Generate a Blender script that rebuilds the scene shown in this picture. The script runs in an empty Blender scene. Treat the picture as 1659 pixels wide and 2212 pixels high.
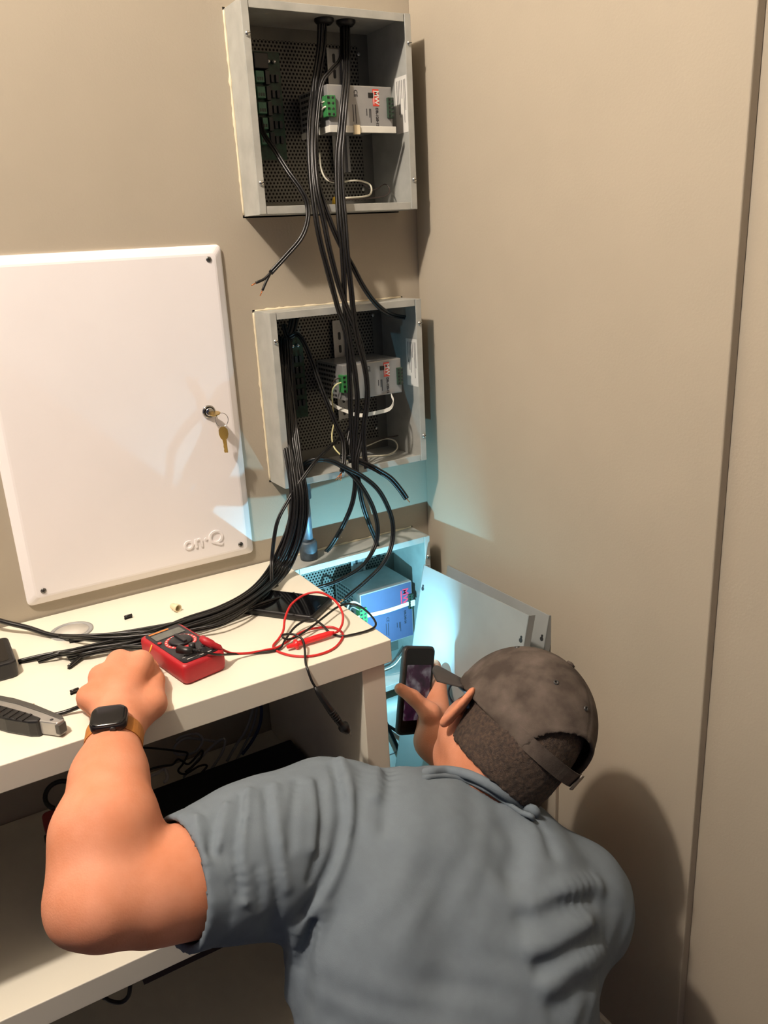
import bpy, bmesh, math, random
import numpy as np
from mathutils import Vector, Matrix

random.seed(7)
rng = np.random.default_rng(7)
scene = bpy.context.scene
COL = scene.collection

# ------------------------------------------------------------------ camera
F_PX = 1782.11
CAM = np.array([-0.9186, -1.4152, -0.0006])
YAW, PIT, ROL = 0.5207, 0.3175, -0.0546
_f = np.array([math.sin(YAW) * math.cos(PIT), math.cos(YAW) * math.cos(PIT), -math.sin(PIT)])
_r = np.array([math.cos(YAW), -math.sin(YAW), 0.0])
_u = np.cross(_r, _f)
CR = _r * math.cos(ROL) + _u * math.sin(ROL)
CU = -_r * math.sin(ROL) + _u * math.cos(ROL)
CF = _f
cam_data = bpy.data.cameras.new('camera')
cam = bpy.data.objects.new('camera', cam_data)
COL.objects.link(cam)
cam_data.sensor_fit = 'HORIZONTAL'
cam_data.sensor_width = 36.0
cam_data.lens = F_PX * 36.0 / 1659.0
cam_data.clip_start = 0.02
cam.matrix_world = Matrix(((CR[0], CU[0], -CF[0], CAM[0]), (CR[1], CU[1], -CF[1], CAM[1]),
                           (CR[2], CU[2], -CF[2], CAM[2]), (0, 0, 0, 1)))
scene.camera = cam

# ------------------------------------------------------------------ world, room lamp, exposure
scene.view_settings.view_transform = 'Standard'
scene.view_settings.look = 'None'
scene.view_settings.gamma = 1.0
scene.view_settings.use_curve_mapping = False
scene.view_settings.exposure = 0.0
world = bpy.data.worlds.new('world')
scene.world = world
world.use_nodes = True
world.node_tree.nodes['Background'].inputs[0].default_value = (0.42, 0.45, 0.72, 1)
world.node_tree.nodes['Background'].inputs[1].default_value = 0.13
LAMP = (-1.50, -0.82, 1.45)
LAMP_POWER = 184.0
LAMP_COL = (1.0, 0.875, 0.765)
FLASH_COL = (0.26, 0.74, 1.0)
FLASH_POWER = 2.6
CEIL = 1.54
FLOOR = -1.53

# ------------------------------------------------------------------ helpers
def ray(u, v):
    return CF + CR * ((u - 829.5) / F_PX) - CU * ((v - 1106.0) / F_PX)
def at(u, v, d):
    return CAM + ray(u, v) * d
def onp(u, v, ax, val):
    d = ray(u, v)
    return CAM + d * ((val - CAM[ax]) / d[ax])
def Y(u, v, y): return onp(u, v, 1, y)
def Z(u, v, z): return onp(u, v, 2, z)
def X(u, v, x): return onp(u, v, 0, x)

def lin(c):
    return tuple((x / 255.0 / 12.92) if x / 255.0 <= 0.04045 else ((x / 255.0 + 0.055) / 1.055) ** 2.4 for x in c)

MATS = {}
def mat(name, rgb, rough=0.5, metal=0.0, vary=0.08, scale=40.0, bump=0.0, bscale=200.0, spec=0.5,
        emit=None, estr=0.0, sss=0.0, sssc=(1, 0.3, 0.15), rgb2=None, detail=4.0, coat=0.0, lo=0.35, hi=0.65):
    if name in MATS: return MATS[name]
    m = bpy.data.materials.new(name); m.use_nodes = True
    nt = m.node_tree; n = nt.nodes; l = nt.links
    b = n['Principled BSDF']
    b.inputs['Roughness'].default_value = rough
    b.inputs['Metallic'].default_value = metal
    b.inputs['Specular IOR Level'].default_value = spec
    b.inputs['Coat Weight'].default_value = coat
    c = lin(rgb)
    tc = n.new('ShaderNodeTexCoord')
    nz = n.new('ShaderNodeTexNoise'); nz.inputs['Scale'].default_value = scale; nz.inputs['Detail'].default_value = detail
    l.new(tc.outputs['Object'], nz.inputs['Vector'])
    rp = n.new('ShaderNodeValToRGB')
    rp.color_ramp.elements[0].position = lo; rp.color_ramp.elements[1].position = hi
    if rgb2 is None:
        c0 = tuple(max(0, x * (1 - vary)) for x in c); c1 = tuple(min(1, x * (1 + vary)) for x in c)
    else:
        c0 = c; c1 = lin(rgb2)
    rp.color_ramp.elements[0].color = (*c0, 1); rp.color_ramp.elements[1].color = (*c1, 1)
    l.new(nz.outputs['Fac'], rp.inputs['Fac'])
    l.new(rp.outputs['Color'], b.inputs['Base Color'])
    if bump > 0:
        n2 = n.new('ShaderNodeTexNoise'); n2.inputs['Scale'].default_value = bscale; n2.inputs['Detail'].default_value = 3
        l.new(tc.outputs['Object'], n2.inputs['Vector'])
        bp = n.new('ShaderNodeBump'); bp.inputs['Strength'].default_value = bump; bp.inputs['Distance'].default_value = 0.002
        l.new(n2.outputs['Fac'], bp.inputs['Height']); l.new(bp.outputs['Normal'], b.inputs['Normal'])
    if emit is not None:
        b.inputs['Emission Color'].default_value = (*lin(emit), 1); b.inputs['Emission Strength'].default_value = estr
    if sss > 0:
        b.inputs['Subsurface Weight'].default_value = sss
        b.inputs['Subsurface Radius'].default_value = sssc
        b.inputs['Subsurface Scale'].default_value = 0.008
    MATS[name] = m
    return m

ORG = {}
def org(o): return ORG.get(o.name, np.zeros(3)) if o is not None else np.zeros(3)

def thing(name, label, cat, loc=(0, 0, 0), group=None):
    o = bpy.data.objects.new(name, None); COL.objects.link(o)
    o.location = loc; o.empty_display_size = 0.05
    ORG[o.name] = np.array(loc, float)
    o['label'] = label; o['category'] = cat
    if group: o['group'] = group
    return o

def tag(o, label, cat, group=None):
    o['label'] = label; o['category'] = cat
    if group: o['group'] = group
    return o

def struct(o, label=None):
    o['kind'] = 'structure'
    if label: o['label'] = label
    return o

class MB:
    def __init__(s): s.v = []; s.f = []; s.smooth = []
    def add(s, vs, fs, smooth=False):
        k = len(s.v); s.v += [tuple(map(float, p)) for p in vs]
        for f in fs: s.f.append(tuple(i + k for i in f)); s.smooth.append(smooth)
        return s
    def box(s, x0, x1, y0, y1, z0, z1):
        return s.add([(x0, y0, z0), (x1, y0, z0), (x1, y1, z0), (x0, y1, z0), (x0, y0, z1), (x1, y0, z1), (x1, y1, z1), (x0, y1, z1)],
                     [(0, 3, 2, 1), (4, 5, 6, 7), (0, 1, 5, 4), (1, 2, 6, 5), (2, 3, 7, 6), (3, 0, 4, 7)])
    def obox(s, c, ax, ay, az):
        c, ax, ay, az = map(np.asarray, (c, ax, ay, az))
        vs = [c + sx * ax + sy * ay + sz * az for sz in (-1, 1) for sx, sy in ((-1, -1), (1, -1), (1, 1), (-1, 1))]
        return s.add(vs, [(0, 3, 2, 1), (4, 5, 6, 7), (0, 1, 5, 4), (1, 2, 6, 5), (2, 3, 7, 6), (3, 0, 4, 7)])
    def prism(s, loop, ext, smooth=False):
        loop = [np.asarray(p, float) for p in loop]; ext = np.asarray(ext, float); n = len(loop)
        vs = loop + [p + ext for p in loop]
        fs = [tuple(range(n))[::-1], tuple(range(n, 2 * n))] + [(i, (i + 1) % n, n + (i + 1) % n, n + i) for i in range(n)]
        return s.add(vs, fs, smooth)
    def loft(s, loops, cap=True, smooth=True):
        n = len(loops[0]); vs = [p for lp in loops for p in lp]; fs = []
        for k in range(len(loops) - 1):
            for i in range(n): fs.append((k * n + i, k * n + (i + 1) % n, (k + 1) * n + (i + 1) % n, (k + 1) * n + i))
        if cap: fs.append(tuple(range(n))[::-1]); fs.append(tuple(range((len(loops) - 1) * n, len(loops) * n)))
        return s.add(vs, fs, smooth)
    def tube(s, pts, r, seg=8, closed=False, flat=None, cap=True):
        pts = [np.asarray(p, float) for p in pts]; n = len(pts)
        rr = r if hasattr(r, '__len__') else [r] * n
        T = []
        for i in range(n):
            a = pts[(i - 1) % n] if (closed or i > 0) else pts[i]; b = pts[(i + 1) % n] if (closed or i < n - 1) else pts[i]
            t = b - a; T.append(t / (np.linalg.norm(t) + 1e-12))
        up = np.array([0, 0, 1.0])
        if abs(T[0] @ up) > 0.9: up = np.array([0, 1.0, 0])
        N = up - T[0] * (up @ T[0]); N /= np.linalg.norm(N)
        loops = []
        for i in range(n):
            N = N - T[i] * (N @ T[i]); N /= np.linalg.norm(N) + 1e-12
            B = np.cross(T[i], N)
            kx, ky = flat if flat else (1, 1)
            loops.append([pts[i] + rr[i] * (N * math.cos(a) * ky + B * math.sin(a) * kx) for a in [2 * math.pi * j / seg for j in range(seg)]])
        if closed: loops.append(loops[0])
        return s.loft(loops, cap=cap and not closed)
    def lathe(s, c, axis, prof, seg=24, cap=True):
        c = np.asarray(c, float); a = np.asarray(axis, float); a /= np.linalg.norm(a)
        up = np.array([0, 0, 1.0]) if abs(a[2]) < 0.9 else np.array([1.0, 0, 0])
        n1 = np.cross(a, up); n1 /= np.linalg.norm(n1); n2 = np.cross(a, n1)
        loops = [[c + a * h + r * (n1 * math.cos(t) + n2 * math.sin(t)) for t in [2 * math.pi * j / seg for j in range(seg)]] for r, h in prof]
        return s.loft(loops, cap=cap)
    def build(s, name, m, parent=None, bevel=0.0, bseg=2, mesh=None):
        o0 = org(parent)
        me = bpy.data.meshes.new(name)
        vv = [tuple(np.array(p) - o0) for p in s.v]
        me.from_pydata(vv, [], s.f); me.update()
        me.polygons.foreach_set('use_smooth', s.smooth)
        bm = bmesh.new(); bm.from_mesh(me); bmesh.ops.recalc_face_normals(bm, faces=bm.faces); bm.to_mesh(me); bm.free()
        o = bpy.data.objects.new(name, me); COL.objects.link(o)
        if m is not None: me.materials.append(m)
        if parent is not None: o.parent = parent
        ORG[o.name] = o0
        if bevel > 0:
            b = o.modifiers.new('bevel', 'BEVEL'); b.width = bevel; b.segments = bseg; b.limit_method = 'ANGLE'; b.angle_limit = math.radians(40)
        return o

def spline(pts, n=8):
    pts = [np.asarray(p, float) for p in pts]; out = []
    P = [2 * pts[0] - pts[1]] + pts + [2 * pts[-1] - pts[-2]]
    for i in range(1, len(P) - 2):
        p0, p1, p2, p3 = P[i - 1], P[i], P[i + 1], P[i + 2]
        for k in range(n):
            t = k / n
            out.append(0.5 * ((2 * p1) + (-p0 + p2) * t + (2 * p0 - 5 * p1 + 4 * p2 - p3) * t * t + (-p0 + 3 * p1 - 3 * p2 + p3) * t ** 3))
    out.append(pts[-1]); return out

def rrect(w, h, r, n=5):
    out = []
    for cx, cy, a0 in ((w / 2 - r, h / 2 - r, 0), (-w / 2 + r, h / 2 - r, 90), (-w / 2 + r, -h / 2 + r, 180), (w / 2 - r, -h / 2 + r, 270)):
        for k in range(n + 1):
            a = math.radians(a0 + 90 * k / n); out.append((cx + r * math.cos(a), cy + r * math.sin(a)))
    return out

def text_obj(name, s, size, basis, pos, m, parent, ext=0.0002, align='CENTER', bold=0.0, sx=1.0):
    """flat or raised lettering; basis = (right, up, out) unit vectors"""
    cu = bpy.data.curves.new('text', 'FONT'); cu.body = s; cu.size = size; cu.extrude = ext; cu.offset = bold
    cu.align_x = align; cu.align_y = 'CENTER'; cu.resolution_u = 3
    to = bpy.data.objects.new('text', cu); COL.objects.link(to)
    bpy.context.view_layer.update()
    me = bpy.data.meshes.new_from_object(to)
    bpy.data.objects.remove(to); bpy.data.curves.remove(cu)
    R, U, O = map(np.asarray, basis); o0 = org(parent)
    for v in me.vertices:
        p = np.asarray(pos) + R * v.co.x * sx + U * v.co.y + O * v.co.z - o0
        v.co = Vector(p)
    me.materials.clear(); me.materials.append(m); me.name = name
    o = bpy.data.objects.new(name, me); COL.objects.link(o); o.parent = parent; ORG[o.name] = o0
    return o

# ------------------------------------------------------------------ materials
M_wall = mat('wall_paint', (170, 160, 142), 0.75, vary=0.02, scale=6, bump=0.12, bscale=260)
M_ceil = mat('ceiling_paint', (225, 220, 210), 0.85, vary=0.02)
M_floor = mat('floor_carpet', (92, 88, 88), 0.95, vary=0.2, scale=300, bump=0.6, bscale=500)
M_trim = mat('trim_paint', (205, 198, 182), 0.45, vary=0.02)
M_galv = mat('galvanised_steel', (178, 179, 172), 0.48, 0.2, vary=0.1, scale=25, bump=0.03, bscale=90)
M_plate = mat('perforated_steel', (118, 116, 108), 0.5, 0.4, vary=0.08, scale=30)
M_screw = mat('zinc_screw', (205, 205, 200), 0.25, 0.9, vary=0.05)
M_dark = mat('dark_steel', (60, 60, 60), 0.5, 0.5)
M_white = mat('white_powder_coat', (246, 241, 240), 0.35, vary=0.012, scale=8)
M_lam = mat('white_laminate', (232, 226, 208), 0.38, vary=0.015, scale=10, bump=0.02, bscale=300)
M_black = mat('black_plastic', (17, 17, 18), 0.42, vary=0.15)
M_blackg = mat('black_gloss', (8, 8, 10), 0.08, vary=0.1)
M_cable = mat('black_cable_jacket', (14, 13, 13), 0.36, vary=0.2, scale=60)
M_copper = mat('copper', (200, 120, 70), 0.3, 0.9, vary=0.1)
M_red = mat('red_rubber', (166, 24, 34), 0.5, vary=0.06, scale=30, bump=0.05, bscale=600)
M_redw = mat('red_wire', (188, 32, 32), 0.35, vary=0.06)
M_pcb = mat('green_circuit_board', (24, 58, 40), 0.45, vary=0.35, scale=120)
M_tb = mat('green_terminal', (52, 120, 66), 0.45, vary=0.1)
M_alu = mat('aluminium_case', (168, 168, 166), 0.4, 0.5, vary=0.05, scale=60)
M_blue = mat('blue_grey_face', (76, 86, 116), 0.45, 0.2, vary=0.04)
M_grey = mat('grey_plastic', (150, 150, 148), 0.45, vary=0.05)
M_ink = mat('dark_ink', (38, 38, 44), 0.6)
M_logo = mat('red_logo', (214, 70, 55), 0.5, vary=0.04)
M_nylon = mat('white_nylon', (226, 224, 212), 0.4, vary=0.03)
M_paper = mat('white_label_paper', (222, 220, 212), 0.6, vary=0.03)
M_brass = mat('brass', (190, 160, 90), 0.25, 0.95, vary=0.06)
M_chrome = mat('chrome', (190, 188, 184), 0.15, 1.0, vary=0.03)
M_cream = mat('cream_plastic', (232, 216, 178), 0.45, vary=0.03)
M_wwire = mat('white_wire', (214, 210, 190), 0.4, vary=0.05)
M_lcd = mat('lcd_grey', (96, 98, 92), 0.25, vary=0.1, scale=80)
M_oran = mat('amber_wire', (236, 170, 60), 0.4)
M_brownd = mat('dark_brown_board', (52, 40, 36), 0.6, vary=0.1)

# ================================================================== structure
BX0, BX1 = -0.3515, -0.0415                     # enclosure sides
BOX_H, BOX_D, BOX_B = 0.3139, 0.068, 0.092
ENC_Z = [(0.0507, 0.0507 + BOX_H), (-0.1084 - BOX_H, -0.1084), (-0.5844 - 0.325, -0.5844)]

# back wall with three cut-outs for the recessed enclosures
mb = MB()
WL, WT = -2.3, 0.14
g = 0.0025
def wslab(x0, x1, z0, z1): mb.box(x0, x1, 0, WT, z0, z1)
wslab(WL, BX0 - g, FLOOR, CEIL)
wslab(BX1 + g, 0.016, FLOOR, CEIL)
zs = [FLOOR] + [z for e in sorted(ENC_Z) for z in (e[0] - g, e[1] + g)] + [CEIL]
for i in range(0, len(zs), 2): wslab(BX0 - g, BX1 + g, zs[i], zs[i + 1])
struct(mb.build('wall_back', M_wall))
RC = -0.7232
mb = MB(); mb.box(0, 0.016, RC, 0, FLOOR, CEIL); struct(mb.build('wall_right', M_wall, bevel=0.002))
mb = MB(); mb.box(0.016, 0.25, -2.7, 0.14, FLOOR, CEIL); struct(mb.build('wall_alcove', M_wall))
mb = MB(); mb.box(WL - 0.1, 0.3, -2.8, 0.14, FLOOR - 0.1, FLOOR); struct(mb.build('floor', M_floor))
mb = MB(); mb.box(WL - 0.1, 0.3, -2.8, 0.14, CEIL, CEIL + 0.1); struct(mb.build('ceiling', M_ceil))
def baseboard(name, a, b, nrm):
    a = np.array(a, float); b = np.array(b, float); nrm = np.array(nrm, float)
    prof = [(0, 0), (0.013, 0), (0.013, 0.07), (0.009, 0.078), (0.007, 0.086), (0, 0.09)]
    loop = [a + nrm * p[0] + np.array([0, 0, p[1]]) for p in prof]
    return struct(MB().prism(loop, b - a).build(name, M_trim))
baseboard('baseboard_right', (0, RC, FLOOR), (0, 0, FLOOR), (-1, 0, 0))
baseboard('baseboard_back', (WL, 0, FLOOR), (-0.014, 0, FLOOR), (0, -1, 0))
baseboard('baseboard_alcove', (0.016, -2.7, FLOOR), (0.016, RC, FLOOR), (-1, 0, 0))
mb = MB(); mb.box(-0.009, 0, -0.4225, -0.385, FLOOR + 0.09, -0.86); struct(mb.build('trim_1', M_wall, bevel=0.0015))

# flush ceiling lamp: base ring, bulb and its light
lamp = thing('ceiling_lamp', 'round white ceiling lamp base with a single frosted globe', 'light', (LAMP[0], LAMP[1], CEIL))
MB().lathe((LAMP[0], LAMP[1], CEIL), (0, 0, -1), [(0.10, 0), (0.10, 0.006), (0.09, 0.014), (0.03, 0.02), (0.024, 0.03), (0.024, 0.012)], 40, cap=False).build('base', M_trim, lamp)
ld = bpy.data.lights.new('lamp_globe', 'POINT'); ld.shadow_soft_size = 0.045
ld.energy = LAMP_POWER; ld.color = LAMP_COL
lo = bpy.data.objects.new('lamp_globe', ld); COL.objects.link(lo); lo.parent = lamp; lo.location = (0, 0, LAMP[2] - CEIL)

# ================================================================== enclosures
def perforated_mesh():
    """hexagonal cells with round holes, local x 0..W, z 0..H, plane y=0"""
    W, H = BX1 - BX0, BOX_H
    mx0, mx1, mz0, mz1 = 0.010, W - 0.014, 0.022, H - 0.016
    px = 0.0070; pz = px * math.sqrt(3) / 2
    nc = int((mx1 - mx0) / px) - 1; nr = int((mz1 - mz0) / pz) - 1
    vs = []; fs = []
    def q(*p):
        k = len(vs); vs.extend(p); fs.append(tuple(range(k, k + len(p))))
    hr = 0.0022; R = px / math.sqrt(3)
    for r in range(nr):
        for c in range(nc):
            cx = mx0 + px * (c + 0.75 + (0.5 if r % 2 else 0)); cz = mz0 + pz * (r + 1)
            k = len(vs)
            for j in range(6):
                a = math.radians(30 + 60 * j); vs.append((cx + R * math.cos(a), 0, cz + R * math.sin(a)))
            for j in range(6):
                a = math.radians(30 + 60 * j); vs.append((cx + hr * math.cos(a), 0, cz + hr * math.sin(a)))
            for j in range(6): fs.append((k + j, k + (j + 1) % 6, k + 6 + (j + 1) % 6, k + 6 + j))
    e = 0.0004
    q((0, e, 0), (W, e, 0), (W, e, mz0 + pz * 0.5), (0, e, mz0 + pz * 0.5))
    zt = mz0 + pz * (nr + 0.55)
    q((0, e, zt), (W, e, zt), (W, e, H), (0, e, H))
    q((0, e, 0), (mx0 + px * .6, e, 0), (mx0 + px * .6, e, H), (0, e, H))
    xr = mx0 + px * (nc + 0.4)
    q((xr, e, 0), (W, e, 0), (W, e, H), (xr, e, H))
    me = bpy.data.meshes.new('perforated_plate'); me.from_pydata(vs, [], fs); me.update(); me.materials.append(M_plate)
    return me
PERF = perforated_mesh()

def screw_head(mbx, c, axis, r=0.0045, h=0.0028):
    return mbx.lathe(c, axis, [(r, 0), (r, h * 0.4), (r * 0.75, h * 0.85), (r * 0.3, h), (0.0002, h)], 14)

M_caulk = mat('cream_caulk', (222, 210, 180), 0.5, vary=0.05)
def enclosure(i, label, z0, z1):
    t = thing('electrical_enclosure', label, 'metal box', (BX0, 0, z0), 'recessed metal wiring boxes stacked in the corner')
    x0, x1, yf, yb = BX0, BX1, -BOX_D, BOX_B
    th = 0.0016
    MB().box(x0, x1, yb - th, yb, z0, z1).build('back_panel', mat('plate_hole_shade', (16, 16, 17), 0.7, 0.0), t)  # near-black colour stands for the shade behind the plate holes
    MB().box(x0, x0 + th, yf, yb - th, z0, z1).build('side_panel', M_galv, t)
    MB().box(x1 - th, x1, yf, yb - th, z0, z1).build('side_panel', M_galv, t)
    MB().box(x0 + th, x1 - th, yf + 0.0012, yb - th, z1 - th, z1).build('top_panel', M_galv, t)
    MB().box(x0 + th, x1 - th, yf + 0.0012, yb - th, z0, z0 + th).build('bottom_panel', M_galv, t)
    fw = 0.0125
    for a, b in ((x0, x0 + fw), (x1 - fw, x1)):
        MB().box(a, b, yf - th, yf, z0, z1).build('flange', M_galv, t, bevel=0.0008)
    for a, b in ((z1 - fw, z1), (z0, z0 + fw)):
        MB().box(x0 + fw + 0.0008, x1 - fw - 0.0008, yf - th + 0.0012, yf + 0.0012, a, b).build('flange', M_galv, t, bevel=0.0006)
    o = bpy.data.objects.new('perforated_plate', PERF); COL.objects.link(o); o.parent = t; o.location = (0, 0.078, 0)
    if z1 - z0 > BOX_H + 0.002: o.scale = (1, 1, (z1 - z0) / BOX_H)
    for sx, sz in ((x0 + 0.0075, z1 - 0.049), (x0 + 0.0075, z0 + 0.048), (x1 - 0.0045, z1 - 0.045), (x1 - 0.0045, z0 + 0.05)):
        if i == 2 and (sx < -0.3 or sz < -0.8): continue
        s = screw_head(MB(), (sx, yf - th, sz), (0, -1, 0)).build('screw', M_screw, t)
        MB().obox((sx, yf - th - 0.0028, sz), (0.0034, 0, 0.001), (0, 0.0003, 0), (-0.0003, 0, 0.0006)).build('slot', M_dark, s)
    for sx, sz in ((x1 - 0.022, z1 - 0.035), (x1 - 0.028, z0 + 0.045)):
        screw_head(MB(), (sx, 0.0775, sz), (0, -1, 0), 0.004).build('screw', M_screw, t)
    # label sticker on the inside of the right wall
    if i < 2:
        zt = (0.2745, -0.1855)[i]
        a = MB().box(x1 - th - 0.0004, x1 - th, -0.0545, -0.0125, zt - 0.092, zt).build('label_sticker', M_paper, t)
        for k, (yy, L) in enumerate(((-0.047, 0.05), (-0.043, 0.07), (-0.036, 0.03), (-0.03, 0.06), (-0.025, 0.055), (-0.02, 0.04))):
            MB().box(x1 - th - 0.0006, x1 - th - 0.0004, yy, yy + 0.0012, zt - 0.006 - L, zt - 0.006).build('print_line', M_ink, a)
    # bead of caulk where the box meets the wall
    zs_ = np.linspace(z0 + 0.002, z1 - 0.002, 40)
    MB().tube([(x0 - 0.001, -0.0008, z) for z in zs_], [0.0016 + 0.0010 * abs(float(rng.normal())) for _ in zs_], 6).build('caulk_bead', M_caulk, t)
    xs_ = np.linspace(x0 + 0.002, x1 - 0.002, 40)
    MB().tube([(x, -0.0008, z1 + 0.001) for x in xs_], [0.0012 + 0.0010 * abs(float(rng.normal())) for _ in xs_], 6).build('caulk_bead', M_caulk, t)
    # DIN rail
    rx = (-0.1175, -0.1445, -0.14)[i]
    ra, rb = ((0.1262, 0.335), (-0.345, -0.146), (-0.83, -0.62))[i]
    hat = [(-0.0175, 0), (-0.0175, -0.0012), (-0.0125, -0.0012), (-0.0125, 0.0063), (0.0125, 0.0063), (0.0125, -0.0012), (0.0175, -0.0012), (0.0175, 0), (0.0137, 0), (0.0137, 0.0075), (-0.0137, 0.0075), (-0.0137, 0)]
    rail = MB().prism([(rx + a, 0.069 + b, ra) for a, b in hat], (0, 0, rb - ra)).build('mounting_rail', M_alu, t)
    k = 0
    zz = ra + 0.015
    while zz < rb - 0.01:
        lp = [(rx + p, 0.0752, zz + q) for p, q in rrect(0.0056, 0.0155, 0.0027)]
        MB().prism(lp, (0, -0.0004, 0)).build('rail_slot', M_dark, rail)
        zz += 0.0255
    return t

ENC_LAB = ['open galvanised wiring box topmost of three, above the white panel top edge',
           'open galvanised wiring box in the middle of the stack, conduit below it',
           'lowest open galvanised wiring box, lit bluish by the phone torch']
ENCS = [enclosure(i, ENC_LAB[i], *ENC_Z[i]) for i in range(3)]
# rubber grommets in the roof of the top box
for gx in (-0.172, -0.130):
    MB().lathe((gx, 0.0, ENC_Z[0][1] - 0.0016), (0, 0, -1), [(0.017, 0), (0.017, 0.004), (0.012, 0.009), (0.009, 0.009), (0.009, 0.0)], 20, cap=False).build('grommet', M_black, ENCS[0])

# ------------------------------------------------------------------ power supplies
def psu(label, x0, x1, z0, z1, model, blue):
    yf, yb = -0.045, 0.066
    t = thing('power_supply', label, 'power supply', ((x0 + x1) / 2, yb, z0), 'rail mounted power supplies')
    fm = M_blue if blue else mat('psu_face_grey', (150, 150, 148), 0.45, 0.15, vary=0.03)
    MB().box(x0, x1, yf, yb, z0, z1).build('case', M_alu, t, bevel=0.001)
    MB().box(x0 + 0.0022, x1 - 0.0022, yf - 0.0006, yf + 0.001, z0 + 0.0022, z1 - 0.0022).build('face_plate', fm, t)
    # vent slots on the flank that faces the room
    v = MB()
    for a in range(7):
        for b in range(int((z1 - z0) / 0.009)):
            yy = yb - 0.012 - a * 0.0105; zz = z0 + 0.006 + b * 0.009
            v.box(x0 - 0.0003, x0 + 0.0005, yy - 0.004, yy + 0.004, zz - 0.0022, zz + 0.0022)
    vo = v.build('vent_slots', M_dark, t); vo['kind'] = 'stuff'
    h = z1 - z0
    # terminals: green block at the left, dark block at the right
    zc = z1 - 0.034 if h < 0.08 else z1 - 0.045
    for sx, w, mt, nm in ((x0 + 0.0035, 0.0085, M_tb, 'output_terminal'), (x1 - 0.0052, 0.006, mat('dark_green_terminal', (40, 62, 46), 0.5), 'input_terminal')):
        tb = MB().box(sx - w, sx + w, yf - 0.006, yf + 0.012, zc - 0.0165, zc + 0.0165).build(nm, mt, t, bevel=0.0008)
        for k in range(4 if nm == 'output_terminal' else 5):
            zz = zc - 0.0128 + k * (0.0256 / (3 if nm == 'output_terminal' else 4))
            screw_head(MB(), (sx + 0.003, yf - 0.006, zz), (0, -1, 0), 0.0022, 0.0006).build('terminal_screw', M_dark, tb)
            MB().box(sx - w * 0.9, sx - w * 0.35, yf - 0.0064, yf - 0.006, zz - 0.0018, zz + 0.0018).build('wire_entry', M_black, tb)
    bas = ((0, 0, -1), (1, 0, 0), (0, -1, 0))          # lettering runs downwards
    xl = x1 - 0.033 if not blue else x1 - 0.021
    zl = z1 - 0.018 if not blue else z1 - 0.031
    if not blue:
        MB().box(xl - 0.0062, xl + 0.0062, yf - 0.001, yf - 0.0006, zl - 0.0135, zl + 0.0135).build('logo_plate', M_logo, t)
        text_obj('logo_letters', 'MW', 0.0125, bas, (xl + 0.0015, yf - 0.0011, zl), M_paper, t, bold=0.0003)
        MB().box(xl - 0.0048, xl - 0.0036, yf - 0.0013, yf - 0.001, zl - 0.011, zl + 0.011).build('logo_bar', M_paper, t)
        MB().box(x0 + 0.079, x0 + 0.0895, yf - 0.0012, yf - 0.0006, z1 - 0.0185, z1 - 0.0105).build('adjust_window', M_black, t)
    else:
        text_obj('logo_letters', 'MW', 0.02, bas, (xl + 0.004, yf - 0.0009, zl), mat('pink_logo', (205, 60, 84), 0.5), t, bold=0.0004)
        MB().box(xl - 0.0075, xl - 0.0045, yf - 0.001, yf - 0.0006, zl - 0.015, zl + 0.015).build('logo_bar', mat('pink_logo', (205, 60, 84), 0.5), t)
    text_obj('model_lettering', model, 0.0068, bas, (xl + 0.001, yf - 0.0009, (zl - 0.031) if not blue else z1 - 0.078), M_ink, t, bold=0.0002)
    text_obj('mark_lettering', 'CE', 0.0095, bas, ((x0 + 0.054) if not blue else x0 + 0.062, yf - 0.0009, (z1 - 0.0125) if not blue else z1 - 0.072), M_ink, t)
    for k, (dx, a, b) in enumerate(((-0.012, 0.036, 0.058), (-0.0145, 0.036, 0.05), (-0.020, 0.036, 0.047), (-0.042, 0.03, 0.06), (-0.047, 0.03, 0.057))):
        if blue: a += 0.05; b += 0.05
        MB().box(xl + dx, xl + dx + 0.0013, yf - 0.0009, yf - 0.0006, z1 - b, z1 - a).build('print_line', M_ink, t)
    return t
PSUA = psu('grey power supply in the topmost wiring box with a white tie under it', -0.1985, -0.0715, 0.189, 0.2545, 'DR-120-12', False)
PSUB = psu('grey power supply in the middle wiring box above a loose white tie loop', -0.204, -0.0775, -0.284, -0.2175, 'DR-120-12', False)
PSUC = psu('large blue-faced power supply in the lowest wiring box, strapped by a tie', -0.2005, -0.0755, -0.812, -0.6845, 'DR-240-24', True)

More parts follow.
